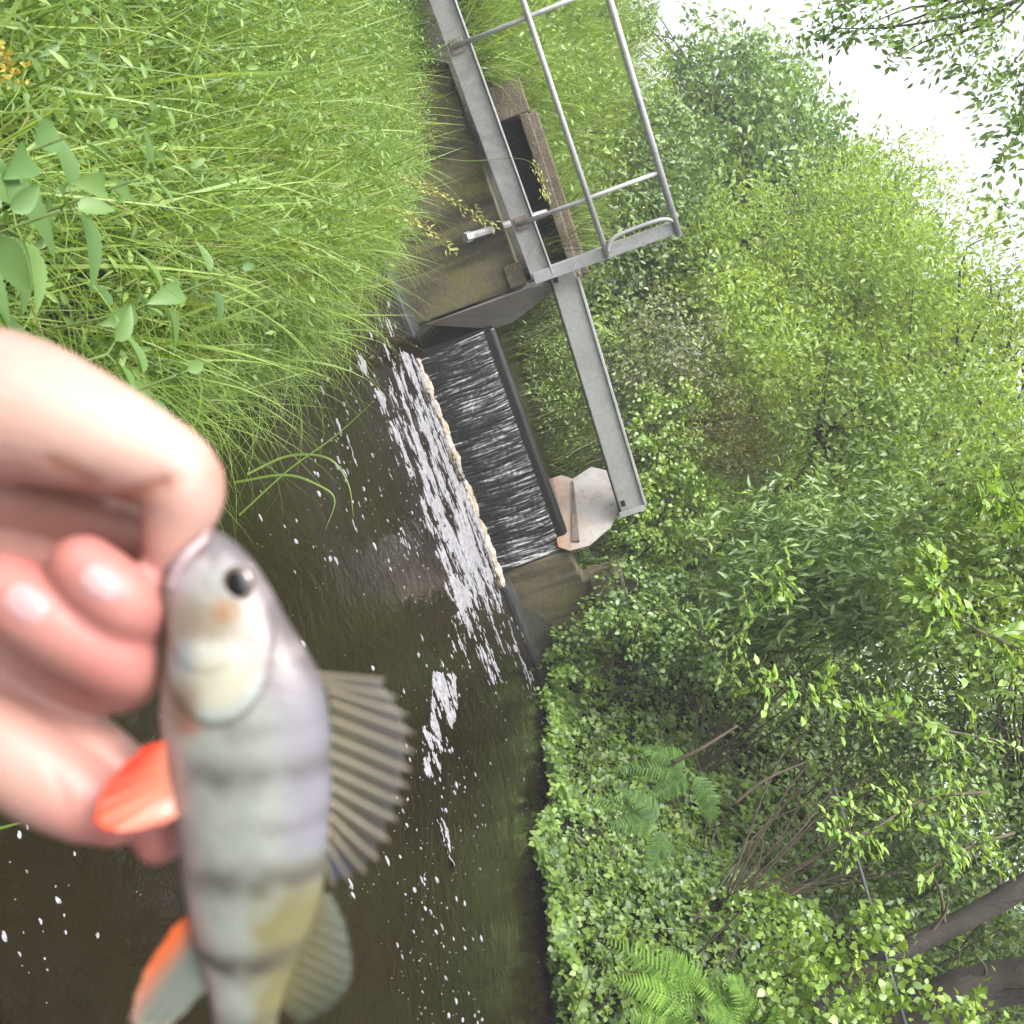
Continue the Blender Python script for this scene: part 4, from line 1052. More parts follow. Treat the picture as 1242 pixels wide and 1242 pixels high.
# yellow flower head at the left edge
yf = empty('yellow_flower', atz(8, 76, 0.86) - [0, 0, 0.45], 'clustered yellow flower head in the grass at the upper left edge', 'flower')
q = atz(8, 76, 0.86)
MB().tube([q - [0, 0, 0.45], q - [0.01, 0, 0.2], q], [0.003, 0.003, 0.002], 6).build('stem', M['stem'], yf)
n = 70
V, F, rn = leaves(q + RG.normal(0, 1, (n, 3)) * [0.013, 0.013, 0.009], rand_dirs(n), rand_dirs(n), RG.uniform(0.007, 0.013, n), 0.6)
link('petals', npmesh('petals', V, F, {'rnd': rn}), M['petal'], yf)

# seed-headed grass stalks and long blades standing out over the water
def seed_stalk(label, pts, r, seed, headfrom=0.62, dens=60):
    rr = np.random.default_rng(seed)
    S = spline(pts, 40)
    root = empty('grass_stalk', S[0], label, 'grass stalk')
    MB().tube(S, np.linspace(r, r * 0.4, 40), 5).build('stem', M['stem'], root, smooth=True)
    i0 = int(40 * headfrom)
    ii_ = rr.integers(i0, 40, dens)
    T = unit(np.gradient(S, axis=0))[ii_]
    D = unit(T + rr.normal(0, 0.45, (dens, 3)))
    P = S[ii_] + rr.normal(0, 0.012, (dens, 3))
    V, F, rn = leaves(P, D, rand_dirs(dens), rr.uniform(0.018, 0.034, dens), 0.32)
    link('seed_head', npmesh('seed_head', V, F, {'rnd': rn}), M['seed'], root)
    return root
seed_stalk('grass stalk with a nodding pale seed head in front of the mossy wall, upper one', [at(440, 190, 4.6), at(480, 215, 4.55), at(530, 235, 4.5), at(598, 272, 4.5)], 0.003, 1, 0.35, 130)
seed_stalk('shorter seed headed grass stalk below the upper one, against the mossy wall', [at(430, 230, 4.4), at(470, 252, 4.35), at(500, 265, 4.35), at(552, 306, 4.3)], 0.0028, 2, 0.45, 80)
seed_stalk('thin flowering stalk crossing the deck beam beside the upper seed head', [at(470, 180, 5.0), at(560, 195, 5.0), at(640, 195, 5.0), at(665, 242, 5.0)], 0.0026, 3, 0.7, 50)
def long_blade(label, pts, wdt):
    S = spline(pts, 24); T = unit(np.gradient(S, axis=0)); side = unit(np.cross(T, FV + 0.0 * T))
    t = np.linspace(0, 1, 24)
    wv = wdt * (1 - t ** 2.2)[:, None] * 0.5 + 0.0004
    mid = S + np.cross(T, side) * wdt * 0.25
    V = np.stack([S - side * wv, mid, S + side * wv], 1).reshape(-1, 3)
    F = [(3 * i + c, 3 * i + c + 1, 3 * i + c + 4, 3 * i + c + 3) for i in range(23) for c in (0, 1)]
    o = link('tall_grass', npmesh('tall_grass', V, F, {'rnd': np.full(len(V), random.uniform(0.5, 0.95))}, smooth=True), M['weed'])
    tag(o, label, 'grass'); return o
long_blade('long grass blade bent double over the water, nearest the weir foam', [at(300, 575, 3.1), at(350, 553, 3.1), at(398, 556, 3.05), at(422, 586, 3.05), at(429, 628, 3.05)], 0.007)
long_blade('blue green bent grass blade over the water, left of the longest one', [at(285, 585, 3.0), at(345, 576, 2.97), at(385, 588, 2.95), at(406, 606, 2.95), at(395, 642, 2.95)], 0.007)
long_blade('straight thin stalk slanting over the dark water above the fish head', [at(290, 625, 2.7), at(350, 570, 2.7), at(405, 530, 2.7), at(454, 486, 2.7)], 0.004)
long_blade('broad grass blade arching up beside the mossy wall', [at(330, 130, 3.4), at(400, 100, 3.4), at(450, 75, 3.4), at(478, 55, 3.4)], 0.012)
long_blade('pale folded blade in the middle of the bank grass', [at(290, 92, 2.6), at(330, 90, 2.6), at(372, 86, 2.6)], 0.02)
long_blade('grass blade lying low over the water at the left edge', [at(-30, 1012, 1.75), at(10, 1002, 1.75), at(45, 992, 1.75)], 0.006)
# ------------------------------------------------------------------ fish and hand (real size, held 20 cm from the lens)
HD = 0.20
SP = HD / FPX                                    # metres per photo pixel at that distance
HELD = Matrix(((XI[0], YI[0], -FV[0], 0), (XI[1], YI[1], -FV[1], 0), (XI[2], YI[2], -FV[2], 0), (0, 0, 0, 1)))
def Lc(x, y, z=0.0):
    k = SP * (1 - z / FPX)                       # nearer things are built smaller for the same angle
    return np.array([(x - 621) * k, (621 - y) * k, z * SP])
def held_root(name, label, cat, px, py):
    o = bpy.data.objects.new(name, None); o.empty_display_size = 0.02; COL.objects.link(o)
    off = HELD @ Vector(tuple(Lc(px, py)))
    o.matrix_world = Matrix.Translation(Vector(tuple(EYE + FV * HD)) + off) @ HELD
    o['ox'], o['oy'] = float(px), float(py)
    return tag(o, label, cat)
def held(name, me, mat, root):
    o = bpy.data.objects.new(name, me); COL.objects.link(o); o.parent = root
    for m in (mat if isinstance(mat, (list, tuple)) else [mat]): me.materials.append(m)
    top = root
    while top.parent: top = top.parent
    if root.parent is None: o.location = [-v for v in Lc(top['ox'], top['oy'])]
    return o
def pig_mat(name, rough, sss=0.0, coat=0.0, bscale=None, bstr=0.1, bdist=0.0003, spec=0.5, alpha=None, mottle=None, metal=0.0, radius=(0.0028, 0.0013, 0.0008)):
    m, n, out = new_mat(name)
    c = attr(n, 'pig', 'Color')
    if mottle:
        f = noise_node(n, mottle[0], 4, 0.6, coords(n))
        c = mixc(n, c, mixc(n, c, mottle[1], 1.0, 'MULTIPLY'), f)
    nr = None
    if bscale:
        vo = n.nodes.new('ShaderNodeTexVoronoi'); vo.inputs['Scale'].default_value = bscale
        n.links.new(coords(n), vo.inputs['Vector'])
        nr = bump(n, vo.outputs['Distance'], bstr, bdist)
    kw = {'Specular IOR Level': spec, 'Coat Weight': coat, 'Coat Roughness': 0.2}
    if sss: kw.update({'Subsurface Weight': sss, 'Subsurface Scale': 1.0, 'Subsurface Radius': radius})
    if alpha is not None: kw['Alpha'] = alpha
    principled(n, out, c, rough, metal, nr, **kw)
    return m
M['skin'] = pig_mat('skin', 0.45, 0.3, 0.0, 1300, 0.3, 0.0003, 0.45, mottle=(110, (0.95, 0.78, 0.74)))
M['nail'] = pig_mat('nail', 0.42, 0.3, 0.0, None, spec=0.4)
M['fish'] = pig_mat('fish', 0.42, 0.1, 0.15, 800, 0.22, 0.0005, 0.55, mottle=(160, (0.78, 0.78, 0.77)), metal=0.1)
M['fin'] = pig_mat('fin', 0.4, 0.0, 0.2, None, alpha=0.88, spec=0.5)
M['finclear'] = pig_mat('finclear', 0.4, 0.0, 0.2, None, alpha=0.78, spec=0.5)
M['eye'] = pig_mat('eye', 0.08, 0.0, 1.0, None, spec=0.6)

fish = held_root('perch', 'small striped perch with red fins held by its lip above the stream', 'fish', 300, 900)
ST = np.array([  # ventral x,y, dorsal x,y, half thickness (photo pixels)
    (198, 672, 236, 640, 18), (195, 690, 259, 642, 31), (197, 720, 292, 665, 44), (201, 755, 321, 703, 53), (203, 790, 345, 748, 60), (199, 825, 371, 790, 66),
    (196, 860, 391, 828, 69), (199, 900, 400, 880, 71), (208, 950, 402, 942, 69), (216, 1000, 399, 1000, 65), (222, 1060, 394, 1060, 57), (231, 1115, 381, 1115, 47),
    (245, 1165, 361, 1165, 38), (256, 1215, 342, 1215, 29), (261, 1260, 333, 1260, 22), (262, 1310, 331, 1310, 17), (256, 1350, 338, 1350, 9)], float)
nS, nR = 190, 112
SPL = spline(ST, nS)
th = np.linspace(0, 2 * PI, nR, endpoint=False)
V = np.zeros((nS, nR, 3)); PX = np.zeros((nS, nR, 2)); HH = np.zeros((nS, nR))
def sgn_pow(v, p): return np.sign(v) * np.abs(v) ** p
for i in range(nS):
    vx, vy, dx, dy, wz = SPL[i]
    c = np.array([(vx + dx) / 2, (vy + dy) / 2]); h = np.array([(dx - vx) / 2, (dy - vy) / 2])
    ct, sn = np.cos(th), np.sin(th)
    q = c + sgn_pow(ct, 0.95)[:, None] * h
    zz = wz * sgn_pow(sn, 0.9) * (1 - 0.16 * np.clip(ct, 0, 1) ** 2)
    PX[i] = q; HH[i] = ct
    V[i, :, 0], V[i, :, 1], V[i, :, 2] = (q[:, 0] - 621) * SP, (621 - q[:, 1]) * SP, zz * SP * 0.80
X, Y = PX[..., 0], PX[..., 1]
def sm(a, b, x): return sstep(a, b, x)
# operculum: raised plate ending in a rounded flap; eye socket; maxilla groove
gill = np.hypot((X - 275) / 66, (Y - 775) / 92)
lift = 3.2 * (1 - sm(0.93, 1.0, gill)) * sm(690, 780, Y)
pre = np.hypot((X - 262) / 52, (Y - 745) / 62)
lift += 1.6 * (1 - sm(0.92, 1.0, pre)) * sm(690, 730, Y)
groove = np.exp(-((X - (205 + (Y - 705) * -0.0) - (0.9 * (705 - Y))) / 7) ** 2) * np.exp(-((Y - 680) / 30) ** 2)
lift -= 2.5 * groove
lift -= 1.0 * np.exp(-(np.hypot(X - 288, Y - 708) / 24) ** 4)
sgnz = np.sign(V[..., 2]); wgt = np.minimum(1, np.abs(V[..., 2]) / (14 * SP))
V[..., 2] += sgnz * wgt * lift * SP
# pigment, with the sheen on the lavender grey back painted in
def lerp(a, b, f): return a * (1 - f[..., None]) + np.array(b) * f[..., None]
nz = np.array([mnoise.noise((x * 0.03, y * 0.03, 1.0)) for x, y in zip(X.ravel(), Y.ravel())]).reshape(X.shape)
nz2 = np.array([mnoise.noise((x * 0.011, y * 0.09, 4.0)) for x, y in zip(X.ravel(), Y.ravel())]).reshape(X.shape)
col = np.ones(X.shape + (3,)) * np.array([0.52, 0.55, 0.50])
col = lerp(col, (0.70, 0.58, 0.56), 1 - sm(-0.85, -0.35, HH))
col = lerp(col, (0.40, 0.385, 0.44), sm(0.25, 0.75, HH) * (1 - sm(1000, 1070, Y)))
col = lerp(col, (0.30, 0.265, 0.08), sm(-0.1, 0.6, HH + 0.3 * nz) * sm(1015, 1085, Y + 20 * nz) * (1 - sm(1250, 1330, Y)) * 0.85)
body = sm(840, 880, Y)
for yc, sg, lo_, st_ in ((862, 24, -0.1, .5), (928, 21, -0.5, .62), (1054, 22, -0.7, .72), (1158, 17, -0.85, .85), (1238, 16, -0.7, .6), (990, 14, 0.1, .35)):
    f = np.exp(-((Y - yc - 9 * nz + 10 * HH ** 2) / sg) ** 2) * sm(lo_ - 0.35, lo_ + 0.3, HH + 0.5 * nz) * st_ * np.clip(0.85 + 0.8 * nz, 0.3, 1.1)
    col = lerp(col, (0.13, 0.115, 0.10), f * np.maximum(body, 0.5))
head = 1 - sm(800, 860, Y)
col = lerp(col, (0.23, 0.19, 0.20), head * sm(0.0, 0.6, HH + 0.6 * nz) * 0.9)
col = lerp(col, (0.42, 0.36, 0.36), head * np.clip(1.6 * nz, 0, 0.6))
col = lerp(col, (0.50, 0.37, 0.33), head * (1 - sm(-0.3, 0.2, HH)) * 0.6)
col = lerp(col, (0.46, 0.36, 0.25), np.exp(-(np.hypot((X - 275) / 45, (Y - 752) / 28) ** 3)) * 0.75)
col = lerp(col, (0.42, 0.24, 0.09), np.exp(-(np.hypot(X - 287, Y - 737) / 15) ** 3) * 0.85)
inside = (1 - sm(0.90, 1.0, gill))
opx = np.exp(-(np.hypot((X - 284) / 44, (Y - 812) / 46) ** 4))
col = lerp(col, (0.76, 0.745, 0.60), opx * inside * 0.95)
col = lerp(col, (0.88, 0.88, 0.84), np.exp(-(np.hypot((X - 278) / 36, (Y - 782 - 0.12 * (X - 278)) / 11) ** 2)) * 0.75 * (0.7 + nz))
col = lerp(col, (0.46, 0.62, 0.70), np.exp(-(np.hypot((X - 239) / 13, (Y - 794) / 20) ** 2)) * 0.6)
ring = np.exp(-((gill - 0.90) / 0.07) ** 2) * sm(770, 800, Y) * (1 - sm(0.3, 0.6, HH))
col = lerp(col, (0.60, 0.68, 0.68), ring * 0.7)
gap = np.exp(-((gill - 1.03) / 0.035) ** 2) * sm(740, 800, Y)
col = lerp(col, (0.20, 0.15, 0.13), gap * 0.75)
col = lerp(col, (0.37, 0.23, 0.15), np.exp(-(np.hypot((X - 236) / 22, (Y - 850) / 32) ** 3)) * 0.85)
col = lerp(col, (0.55, 0.20, 0.14), np.exp(-(np.hypot((X - 245) / 14, (Y - 872) / 8) ** 2)) * 0.7)
col = lerp(col, (0.68, 0.60, 0.66), np.exp(-(np.hypot((X - 232) / 22, (Y - 700) / 18) ** 2)) * 0.8)
mdist = np.abs((Y - 668) * 45 + (X - 252) * 27) / math.hypot(45, 27)
malong = np.clip(((X - 252) * -45 + (Y - 668) * 27) / (45 ** 2 + 27 ** 2), -0.3, 1.3)
mline = np.exp(-(mdist / 5.5) ** 2) * sm(-0.2, 0.1, malong) * (1 - sm(0.9, 1.2, malong))
col = lerp(col, (0.36, 0.13, 0.11), 0.8 * mline)
col = lerp(col, (0.70, 0.60, 0.64), 0.7 * np.exp(-((mdist - 15) / 7) ** 2) * sm(-0.2, 0.1, malong) * (1 - sm(0.9, 1.2, malong)) * (Y > 655 - (X - 250) * 0.6))
col = lerp(col, (0.38, 0.30, 0.27), 0.25 * np.exp(-((pre - 1.0) / 0.05) ** 2) * sm(715, 745, Y))
col = np.clip(col ** 1.25 * 0.52 * (1 + 0.14 * nz[..., None]), 0, 1)
idf = np.arange(nS * nR).reshape(nS, nR)
Fq = np.stack([idf[:-1], np.roll(idf, -1, 1)[:-1], np.roll(idf, -1, 1)[1:], idf[1:]], -1).reshape(-1, 4)
me = npmesh('body', V.reshape(-1, 3), Fq, smooth=True, cols=col.reshape(-1, 3))
fbody = held('body', me, M['fish'], fish)
bmx = bmesh.new(); bmx.from_mesh(me)
bmesh.ops.holes_fill(bmx, edges=[e for e in bmx.edges if e.is_boundary], sides=0)
bmesh.ops.recalc_face_normals(bmx, faces=bmx.faces)
bmx.to_mesh(me)
fish_bvh = BVHTree.FromBMesh(bmx); bmx.free()

# eyes: iris ball with a dark pupil and domed front
for side in (1, -1):
    R_, n1, n2 = 20, 20, 28
    cz = 31 * side
    VV, CC, FF = [], [], []
    for i in range(n1 + 1):
        a = PI * 0.55 * i / n1
        for j in range(n2):
            b = 2 * PI * j / n2
            x, y, z = R_ * math.sin(a) * math.cos(b), 1.12 * R_ * math.sin(a) * math.sin(b), R_ * 0.5 * math.cos(a) * side
            VV.append(Lc(289 + x, 708 + y, cz + z))
            rr = math.sin(a) if a < PI / 2 else 1.0
            CC.append((0.006, 0.006, 0.008) if rr < 0.72 else ((0.10, 0.07, 0.03) if rr < 0.9 else (0.03, 0.025, 0.02)))
    for i in range(n1):
        for j in range(n2): FF.append((i * n2 + j, i * n2 + (j + 1) % n2, (i + 1) * n2 + (j + 1) % n2, (i + 1) * n2 + j))
    held('eye', npmesh('eye', np.array(VV), FF, smooth=True, cols=np.array(CC)), M['eye'], fish)
# lips: ring of flesh round the thumb
def held_tube(name, pts, rad, colr, mat, root, n=14, k=40, closed=False):
    S = spline(pts, k) if not closed else np.array(pts)
    R2 = np.interp(np.linspace(0, 1, len(S)), np.linspace(0, 1, len(rad)), rad) if not np.isscalar(rad) else np.full(len(S), rad)
    V_, F_ = sweep(S, R2, n)
    return V_, F_
cxm, cym = 219, 664
pts = []
for k in range(41):
    a = 2 * PI * k / 40
    u = math.cos(a); v = math.sin(a)
    pts.append(Lc(cxm + 31 * u + 4 * abs(v), cym - 25 * u + 12 * abs(v), 30 * v))
V_, F_ = sweep(pts, 6.5 * SP, 14)
cc = np.tile(np.array([0.25, 0.165, 0.16]), (len(V_), 1))
held('lip', npmesh('lip', V_, F_, smooth=True, cols=cc), M['fish'], fish)
mx = [Lc(250, 652, 22), Lc(232, 668, 32), Lc(216, 688, 36), Lc(206, 712, 34)]
V_, F_ = sweep(spline(mx, 24), np.interp(np.linspace(0, 1, 24), [0, .5, 1], [5, 9, 6]) * SP, 12)
held('jaw_bone', npmesh('jaw_bone', V_, F_, smooth=True, cols=np.tile(np.array([0.29, 0.215, 0.225]), (len(V_), 1))), M['fish'], fish)

# fins: membrane with rays, slightly thick, gently waved
def fin(name, base, tips, nray, colfn, z0=0.0, zt=0.0, mat='fin', ray_r=2.0, ray_col=None, wave=3.0, notch=0.0, thick=1.2, raystart=0.0):
    """base, tips: matching polylines (photo pixels); colfn(u along, v out) -> pigment"""
    nu, nv = nray * 6 + 1, 16
    Bp = spline(np.array(base, float), nu); Tp = spline(np.array(tips, float), nu)
    VV, CC = [], []
    for sgn in (1, -1):
        for i in range(nu):
            u = i / (nu - 1)
            ph = (i % 6) / 6.0
            nt2 = 1 - notch * math.sin(PI * ph) ** 1.0
            for j in range(nv):
                v = j / (nv - 1)
                q = Bp[i] + (Tp[i] - Bp[i]) * v * (1 - (1 - nt2) * v)
                z = z0 + (zt - z0) * v + wave * math.sin(u * 9 + v * 3) * v + (math.sin(PI * ph) * 1.5 * v) + sgn * thick * 0.5
                VV.append(Lc(q[0], q[1], z)); CC.append(colfn(u, v, ph))
    m = nu * nv; FF = []
    g = lambda s, i, j: s * m + i * nv + j
    for s in (0, 1):
        for i in range(nu - 1):
            for j in range(nv - 1): FF.append((g(s, i, j), g(s, i, j + 1), g(s, i + 1, j + 1), g(s, i + 1, j)))
    for i in range(nu - 1):
        FF.append((g(0, i, nv - 1), g(1, i, nv - 1), g(1, i + 1, nv - 1), g(0, i + 1, nv - 1)))
    for j in range(nv - 1):
        FF.append((g(0, 0, j), g(1, 0, j), g(1, 0, j + 1), g(0, 0, j + 1))); FF.append((g(0, nu - 1, j), g(0, nu - 1, j + 1), g(1, nu - 1, j + 1), g(1, nu - 1, j)))
    for r in range(nray + 1):
        i = r * 6; u = i / (nu - 1)
        S = []
        for j in range(8):
            v = j / 7
            q = Bp[i] + (Tp[i] - Bp[i]) * v * 1.015
            S.append(Lc(q[0], q[1], z0 + (zt - z0) * v + wave * math.sin(u * 9 + v * 3) * v))
        a, b = sweep(S, np.linspace(ray_r, ray_r * 0.45, 8) * SP, 7)
        n0_ = len(VV); VV += list(a); FF += [tuple(k + n0_ for k in f) for f in b]
        rc = ray_col(u) if ray_col else None
        for v_ in np.repeat(np.linspace(0, 1, 8), 7): CC.append(rc if rc is not None else tuple(np.array(colfn(u, v_, 0)) * 0.85))
    me_ = npmesh(name, np.array(VV), np.array(FF), smooth=True, cols=np.array(CC))
    bm_ = bmesh.new(); bm_.from_mesh(me_); bmesh.ops.recalc_face_normals(bm_, faces=bm_.faces); bm_.to_mesh(me_); bm_.free()
    return held(name, me_, M[mat], fish)
def c_dorsal(u, v, ph):
    dark = abs(math.cos(PI * ph))                      # dusky streak along each spine
    a = np.array([0.27, 0.245, 0.12]) * (1 - v) + np.array([0.24, 0.225, 0.20]) * v
    a = a * (0.28 + 0.72 * dark ** 2.0)
    if v < 0.4: a = a * 0.8 + np.array([0.30, 0.27, 0.09]) * 0.2
    blue = max(0, 1 - abs(u - 0.95) / 0.09) * min(1, v * 2.2)
    a = a * 0.30
    return tuple(a * (1 - 0.75 * blue) + np.array([0.03, 0.035, 0.07]) * 0.75 * blue)
fin('dorsal_fin', [(386, 818), (399, 845), (401, 898), (401, 950), (398, 995), (393, 1037)],
    [(466, 824), (498, 880), (497, 938), (482, 990), (452, 1050), (404, 1074)], 13, c_dorsal, 0, -8, 'fin', 2.6, lambda u: (0.17, 0.145, 0.10), 2.5, 0.13)
def c_soft(u, v, ph):
    a = np.array([0.075, 0.066, 0.018]) * (1 - v) + np.array([0.045, 0.056, 0.040]) * v
    return tuple(a * (0.88 + 0.12 * abs(math.cos(PI * ph))))
fin('soft_dorsal_fin', [(389, 1085), (382, 1110), (371, 1140), (360, 1168), (349, 1195), (341, 1218)],
    [(402, 1085), (418, 1120), (427, 1165), (424, 1195), (402, 1222), (366, 1243)], 11, c_soft, 0, -10, 'finclear', 1.6, lambda u: (0.06, 0.06, 0.033), 2, 0.04)
def c_pelvic(u, v, ph):
    a = np.array([0.36, 0.13, 0.07]) * (1 - v) + np.array([0.52, 0.06, 0.018]) * v
    red = math.exp(-((u - 0.15) / 0.3) ** 2) * min(1, v * 1.6)
    a = a * (1 - red) + np.array([0.66, 0.035, 0.01]) * red
    if u > 0.7: a = a * 0.5 + np.array([0.5, 0.24, 0.18]) * 0.5
    return tuple(a)
fin('pelvic_fin', [(206, 898), (207, 920), (210, 945), (214, 968), (218, 988)], [(172, 908), (132, 948), (113, 996), (144, 1010), (196, 1000)], 8, c_pelvic, 26, 60, 'fin', 1.8, None, 2, 0.03)
fin('pelvic_fin', [(207, 898), (209, 910), (212, 925), (214, 940), (216, 956)], [(170, 915), (140, 952), (128, 984), (146, 1000), (188, 982)], 8, c_pelvic, -18, -30, 'fin', 1.8, None, 2, 0.03)
def c_anal(u, v, ph):
    f = float(sstep(0.12, 0.62, u + 0.12 * (1 - v)))
    a = np.array([0.46, 0.075, 0.004]) * (1 - f) + np.array([0.105, 0.12, 0.10]) * f
    tip = max(0, v - 0.88) / 0.12 * 0.35
    return tuple(a * (1 - tip) + np.array([0.42, 0.30, 0.22]) * tip)
fin('anal_fin', [(229, 1110), (234, 1130), (241, 1150), (247, 1172), (253, 1195)], [(208, 1128), (172, 1185), (158, 1245), (200, 1248), (246, 1206)], 9, c_anal, 0, 12, 'finclear', 1.8, None, 2, 0.04)
def c_tail(u, v, ph): return tuple(np.array([0.35, 0.27, 0.14]) * (1 - v) + np.array([0.70, 0.20, 0.06]) * v)
fin('tail_fin', [(256, 1338), (270, 1346), (297, 1350), (324, 1346), (338, 1338)], [(215, 1475), (262, 1452), (298, 1438), (334, 1452), (385, 1475)], 14, c_tail, 0, 6, 'fin', 1.8, None, 3, 0.03)
def c_pec(u, v, ph): return (0.62, 0.56, 0.46)

# ---- hand: tubes joined, remeshed into one continuous surface
hand = held_root('hand', 'bare left hand reaching in from the left edge, thumb in the mouth of the fish', 'hand', -60, 720)
def chain(pts, k=26, n=20):
    """pts rows: x, y, z, radius (pixels) -> closed capsule-like tube"""
    S = spline(np.array(pts, float), k)
    C_ = np.array([Lc(*r[:3]) for r in S]); R2 = np.maximum(S[:, 3], 3) * SP
    t0 = C_[0] - C_[1]; t0 /= np.linalg.norm(t0); t1 = C_[-1] - C_[-2]; t1 /= np.linalg.norm(t1)
    hs_ = np.sin(np.linspace(0, 1, 6)[1:] * PI / 2)
    pre = [(C_[0] + t0 * R2[0] * f, R2[0] * math.sqrt(max(0.0004, 1 - f * f))) for f in hs_[::-1]]
    post = [(C_[-1] + t1 * R2[-1] * f, R2[-1] * math.sqrt(max(0.0004, 1 - f * f))) for f in hs_]
    P_ = np.array([p for p, _ in pre] + list(C_) + [p for p, _ in post]); RR = np.array([r for _, r in pre] + list(R2) + [r for _, r in post])
    return P_, RR
hm = MB()
FING = {
    'thumb': [(-190, 520, 0, 112), (-80, 490, 2, 102), (20, 497, 4, 92), (105, 524, 6, 75), (172, 552, 6, 61), (216, 577, 5, 52), (221, 606, 3, 49), (214, 636, 1, 42), (208, 664, 0, 36), (206, 686, 0, 29)],
    'index': [(-150, 640, -90, 70), (-40, 655, -96, 62), (80, 692, -96, 56), (155, 735, -70, 50), (162, 748, -14, 45), (148, 733, 28, 45), (120, 708, 40, 45), (100, 690, 42, 41)],
    'middle': [(-170, 730, -80, 72), (-60, 765, -86, 62), (50, 800, -84, 56), (140, 820, -50, 48), (148, 806, -2, 47), (104, 778, 26, 50), (46, 742, 40, 51), (4, 716, 44, 46)],
    'ring': [(-170, 770, -64, 74), (-70, 806, -64, 64), (30, 866, -62, 50), (104, 908, -60, 45), (156, 954, -58, 42), (186, 1000, -56, 38), (192, 1018, -56, 33)],
    'pinky': [(-190, 850, -34, 84), (-90, 872, -28, 74), (0, 905, -22, 65), (58, 944, -20, 60), (108, 974, -20, 51), (136, 988, -20, 40)],
    'palm': [(-330, 650, -40, 150), (-240, 670, -50, 150), (-170, 700, -70, 120)],
    'web': [(-120, 605, -70, 96), (-40, 600, -86, 72), (40, 612, -94, 56), (110, 630, -92, 50), (168, 648, -84, 38)],
    'heel': [(-300, 760, -20, 118), (-200, 800, -24, 100), (-130, 835, -20, 84)],
    'forearm': [(-260, 650, -20, 160), (-430, 650, -10, 142), (-560, 655, 0, 150), (-900, 670, 40, 185), (-1350, 690, 110, 210), (-1700, 700, 160, 215)],
}
for nm, pts in FING.items():
    P_, RR = chain(pts, 30)
    V_, F_ = sweep(P_, RR, 22)
    m0 = len(hm.v); hm.add(V_, F_)
    hm.f.append(tuple(m0 + i for i in range(21, -1, -1))); hm.f.append(tuple(m0 + (len(P_) - 1) * 22 + i for i in range(22)))
tmp = bpy.data.objects.new('hand_build', hm.mesh('hand_build')); COL.objects.link(tmp)
md = tmp.modifiers.new('r', 'REMESH'); md.mode = 'VOXEL'; md.voxel_size = 0.00095; md.use_smooth_shade = True
s_ = tmp.modifiers.new('s', 'SMOOTH'); s_.factor = 0.5; s_.iterations = 7
dg = bpy.context.evaluated_depsgraph_get()
hme = bpy.data.meshes.new_from_object(tmp.evaluated_get(dg))
bpy.data.objects.remove(tmp)
co = np.zeros(len(hme.vertices) * 3, np.float32); hme.vertices.foreach_get('co', co); co = co.reshape(-1, 3).astype(float)
nn = np.zeros(len(hme.vertices) * 3, np.float32); hme.vertices.foreach_get('normal', nn); nn = nn.reshape(-1, 3).astype(float)
hz = co[:, 2] / SP
hx, hy = co[:, 0] / SP / (1 - hz / FPX) + 621, 621 - co[:, 1] / SP / (1 - hz / FPX)
def seg_dist(ax, ay, bx, by):
    dx, dy = bx - ax, by - ay
    t = np.clip(((hx - ax) * dx + (hy - ay) * dy) / (dx * dx + dy * dy), 0, 1)
    return np.hypot(hx - ax - t * dx, hy - ay - t * dy)
# skin creases pressed in at the joints
for (ax, ay, bx, by, dep, wd) in ((140, 610, 196, 588, 4, 11), (196, 588, 228, 580, 1.5, 9), (62, 562, 112, 586, 2.5, 11), (64, 935, 80, 975, 1.2, 9)):
    f = np.exp(-(seg_dist(ax, ay, bx, by) / wd) ** 2) * (nn[:, 2] > 0)
    co -= nn * (f * dep * SP)[:, None]
hme.vertices.foreach_set('co', co.astype(np.float32).ravel()); hme.update()
base = np.tile(np.array([0.68, 0.465, 0.40]), (len(co), 1))
def tint(c, f):
    global base
    base = base * (1 - f[:, None]) + np.array(c) * f[:, None]
for (x, y, z, r) in ((96, 690, 26, 85), (150, 742, 0, 70), (8, 705, 42, 85), (120, 800, 20, 80), (140, 986, 28, 75), (196, 1020, -14, 60)):
    tint((0.60, 0.235, 0.215), 0.95 * np.exp(-((np.sqrt((hx - x) ** 2 + (hy - y) ** 2 + (hz - z) ** 2)) / r) ** 2))
tint((0.56, 0.29, 0.22), 0.7 * np.exp(-(np.hypot((hx - 70) / 110, (hy - 610) / 45) ** 2)) * (hz < 30))
tint((0.78, 0.62, 0.53), 0.85 * np.exp(-(np.hypot((hx - 150) / 130, (hy - 510) / 60) ** 2)))  # light on the thumb ridge, painted in as paler skin
tint((0.72, 0.33, 0.25), 0.6 * np.exp(-(np.hypot(hx - 262, hy - 575) / 24) ** 2))
for (ax, ay, bx, by) in ((150, 606, 200, 584), (62, 560, 110, 585)):
    tint((0.60, 0.27, 0.18), 0.6 * np.exp(-(seg_dist(ax, ay, bx, by) / 9) ** 2))
c4 = np.ones((len(co), 4), np.float32); c4[:, :3] = np.clip(base * np.array([0.52, 0.485, 0.475]), 0, 1)
hme.attributes.new('pig', 'FLOAT_COLOR', 'POINT').data.foreach_set('color', c4.ravel())
hme.materials.clear()
hme.name = 'skin'
hobj = held('skin', hme, M['skin'], hand)
hb = bmesh.new(); hb.from_mesh(hme); hbvh = BVHTree.FromBMesh(hb); hb.free()
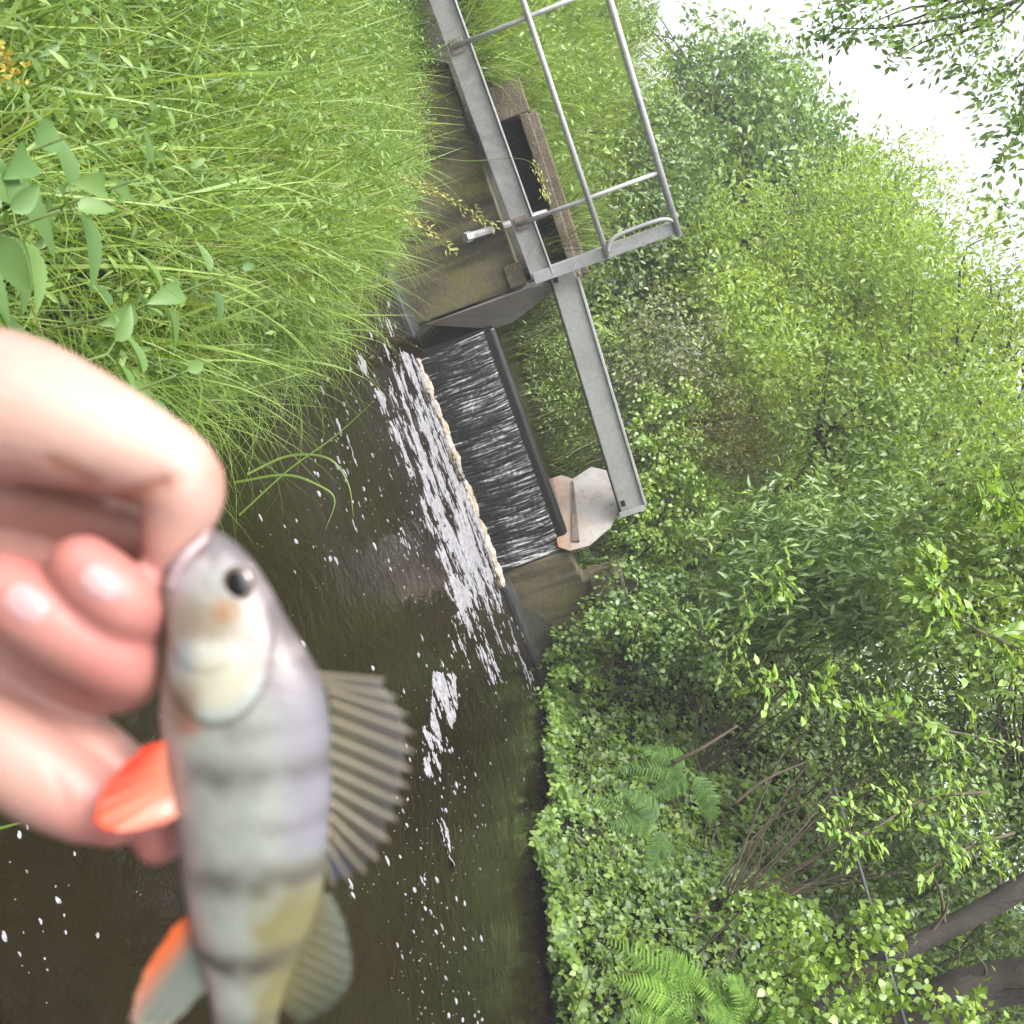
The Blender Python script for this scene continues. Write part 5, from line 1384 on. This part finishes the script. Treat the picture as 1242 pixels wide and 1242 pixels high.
def nail(cx, cy, ang, la, lb):
    """fingernail: oval shell hugging the finger surface"""
    VV, FF, UV = [], [], []
    n1, n2 = 8, 28
    ca, sa = math.cos(ang), math.sin(ang)
    for i in range(n1 + 1):
        r = i / n1
        for j in range(n2):
            b = 2 * PI * j / n2
            u, v = la * r * sgn_pow(np.array(math.cos(b)), 0.8), lb * r * sgn_pow(np.array(math.sin(b)), 0.8)
            x, y = cx + u * ca - v * sa, cy + u * sa + v * ca
            o = np.array([0, 0, HD]); dr_ = unit(Lc(x, y, 0) - o)
            hit = hbvh.ray_cast(Vector(tuple(o)), Vector(tuple(dr_)))
            dist = hit[3] if hit[0] is not None else HD - 60 * SP
            VV.append(o + dr_ * (dist - (2.2 * (1 - r ** 4) - 0.8 * (r > 0.95)) * SP)); UV.append(u / la)
    for i in range(n1):
        for j in range(n2): FF.append((i * n2 + j, i * n2 + (j + 1) % n2, (i + 1) * n2 + (j + 1) % n2, (i + 1) * n2 + j))
    VV = np.array(VV)
    cc_ = np.tile(np.array([0.345, 0.20, 0.20]), (len(VV), 1))
    d = np.array(UV)
    cc_ = cc_ * (1 - 0.5 * sm(-0.5, -0.9, d)[:, None]) + np.array([0.36, 0.26, 0.235]) * 0.5 * sm(-0.5, -0.9, d)[:, None]
    held('fingernail', npmesh('fingernail', VV, FF, smooth=True, cols=cc_), M['nail'], hand)
nail(122, 708, math.radians(33), 27, 21)
nail(31, 733, math.radians(36), 29, 23)
for o in (fish, hand):
    for k in ('ox', 'oy'): del o[k]

# ------------------------------------------------------------------ haze added to wash out the far trees as lens glare would
hz_ = MB().prism([(-40, -45, -1.4), (40, -45, -1.4), (40, 75, -1.4), (-40, 75, -1.4)], (0, 0, 13)).mesh('haze')
mh = bpy.data.materials.new('haze'); mh.use_nodes = True
nh = mh.node_tree; nh.nodes.clear()
oh = nh.nodes.new('ShaderNodeOutputMaterial'); vh = nh.nodes.new('ShaderNodeVolumePrincipled')
vh.inputs['Color'].default_value = (0.95, 0.97, 1.0, 1); vh.inputs['Density'].default_value = HAZE
nh.links.new(vh.outputs[0], oh.inputs['Volume'])
tag(link('haze', hz_, mh), 'thin added haze over the stream, standing in for lens glare', 'haze', kind='stuff')
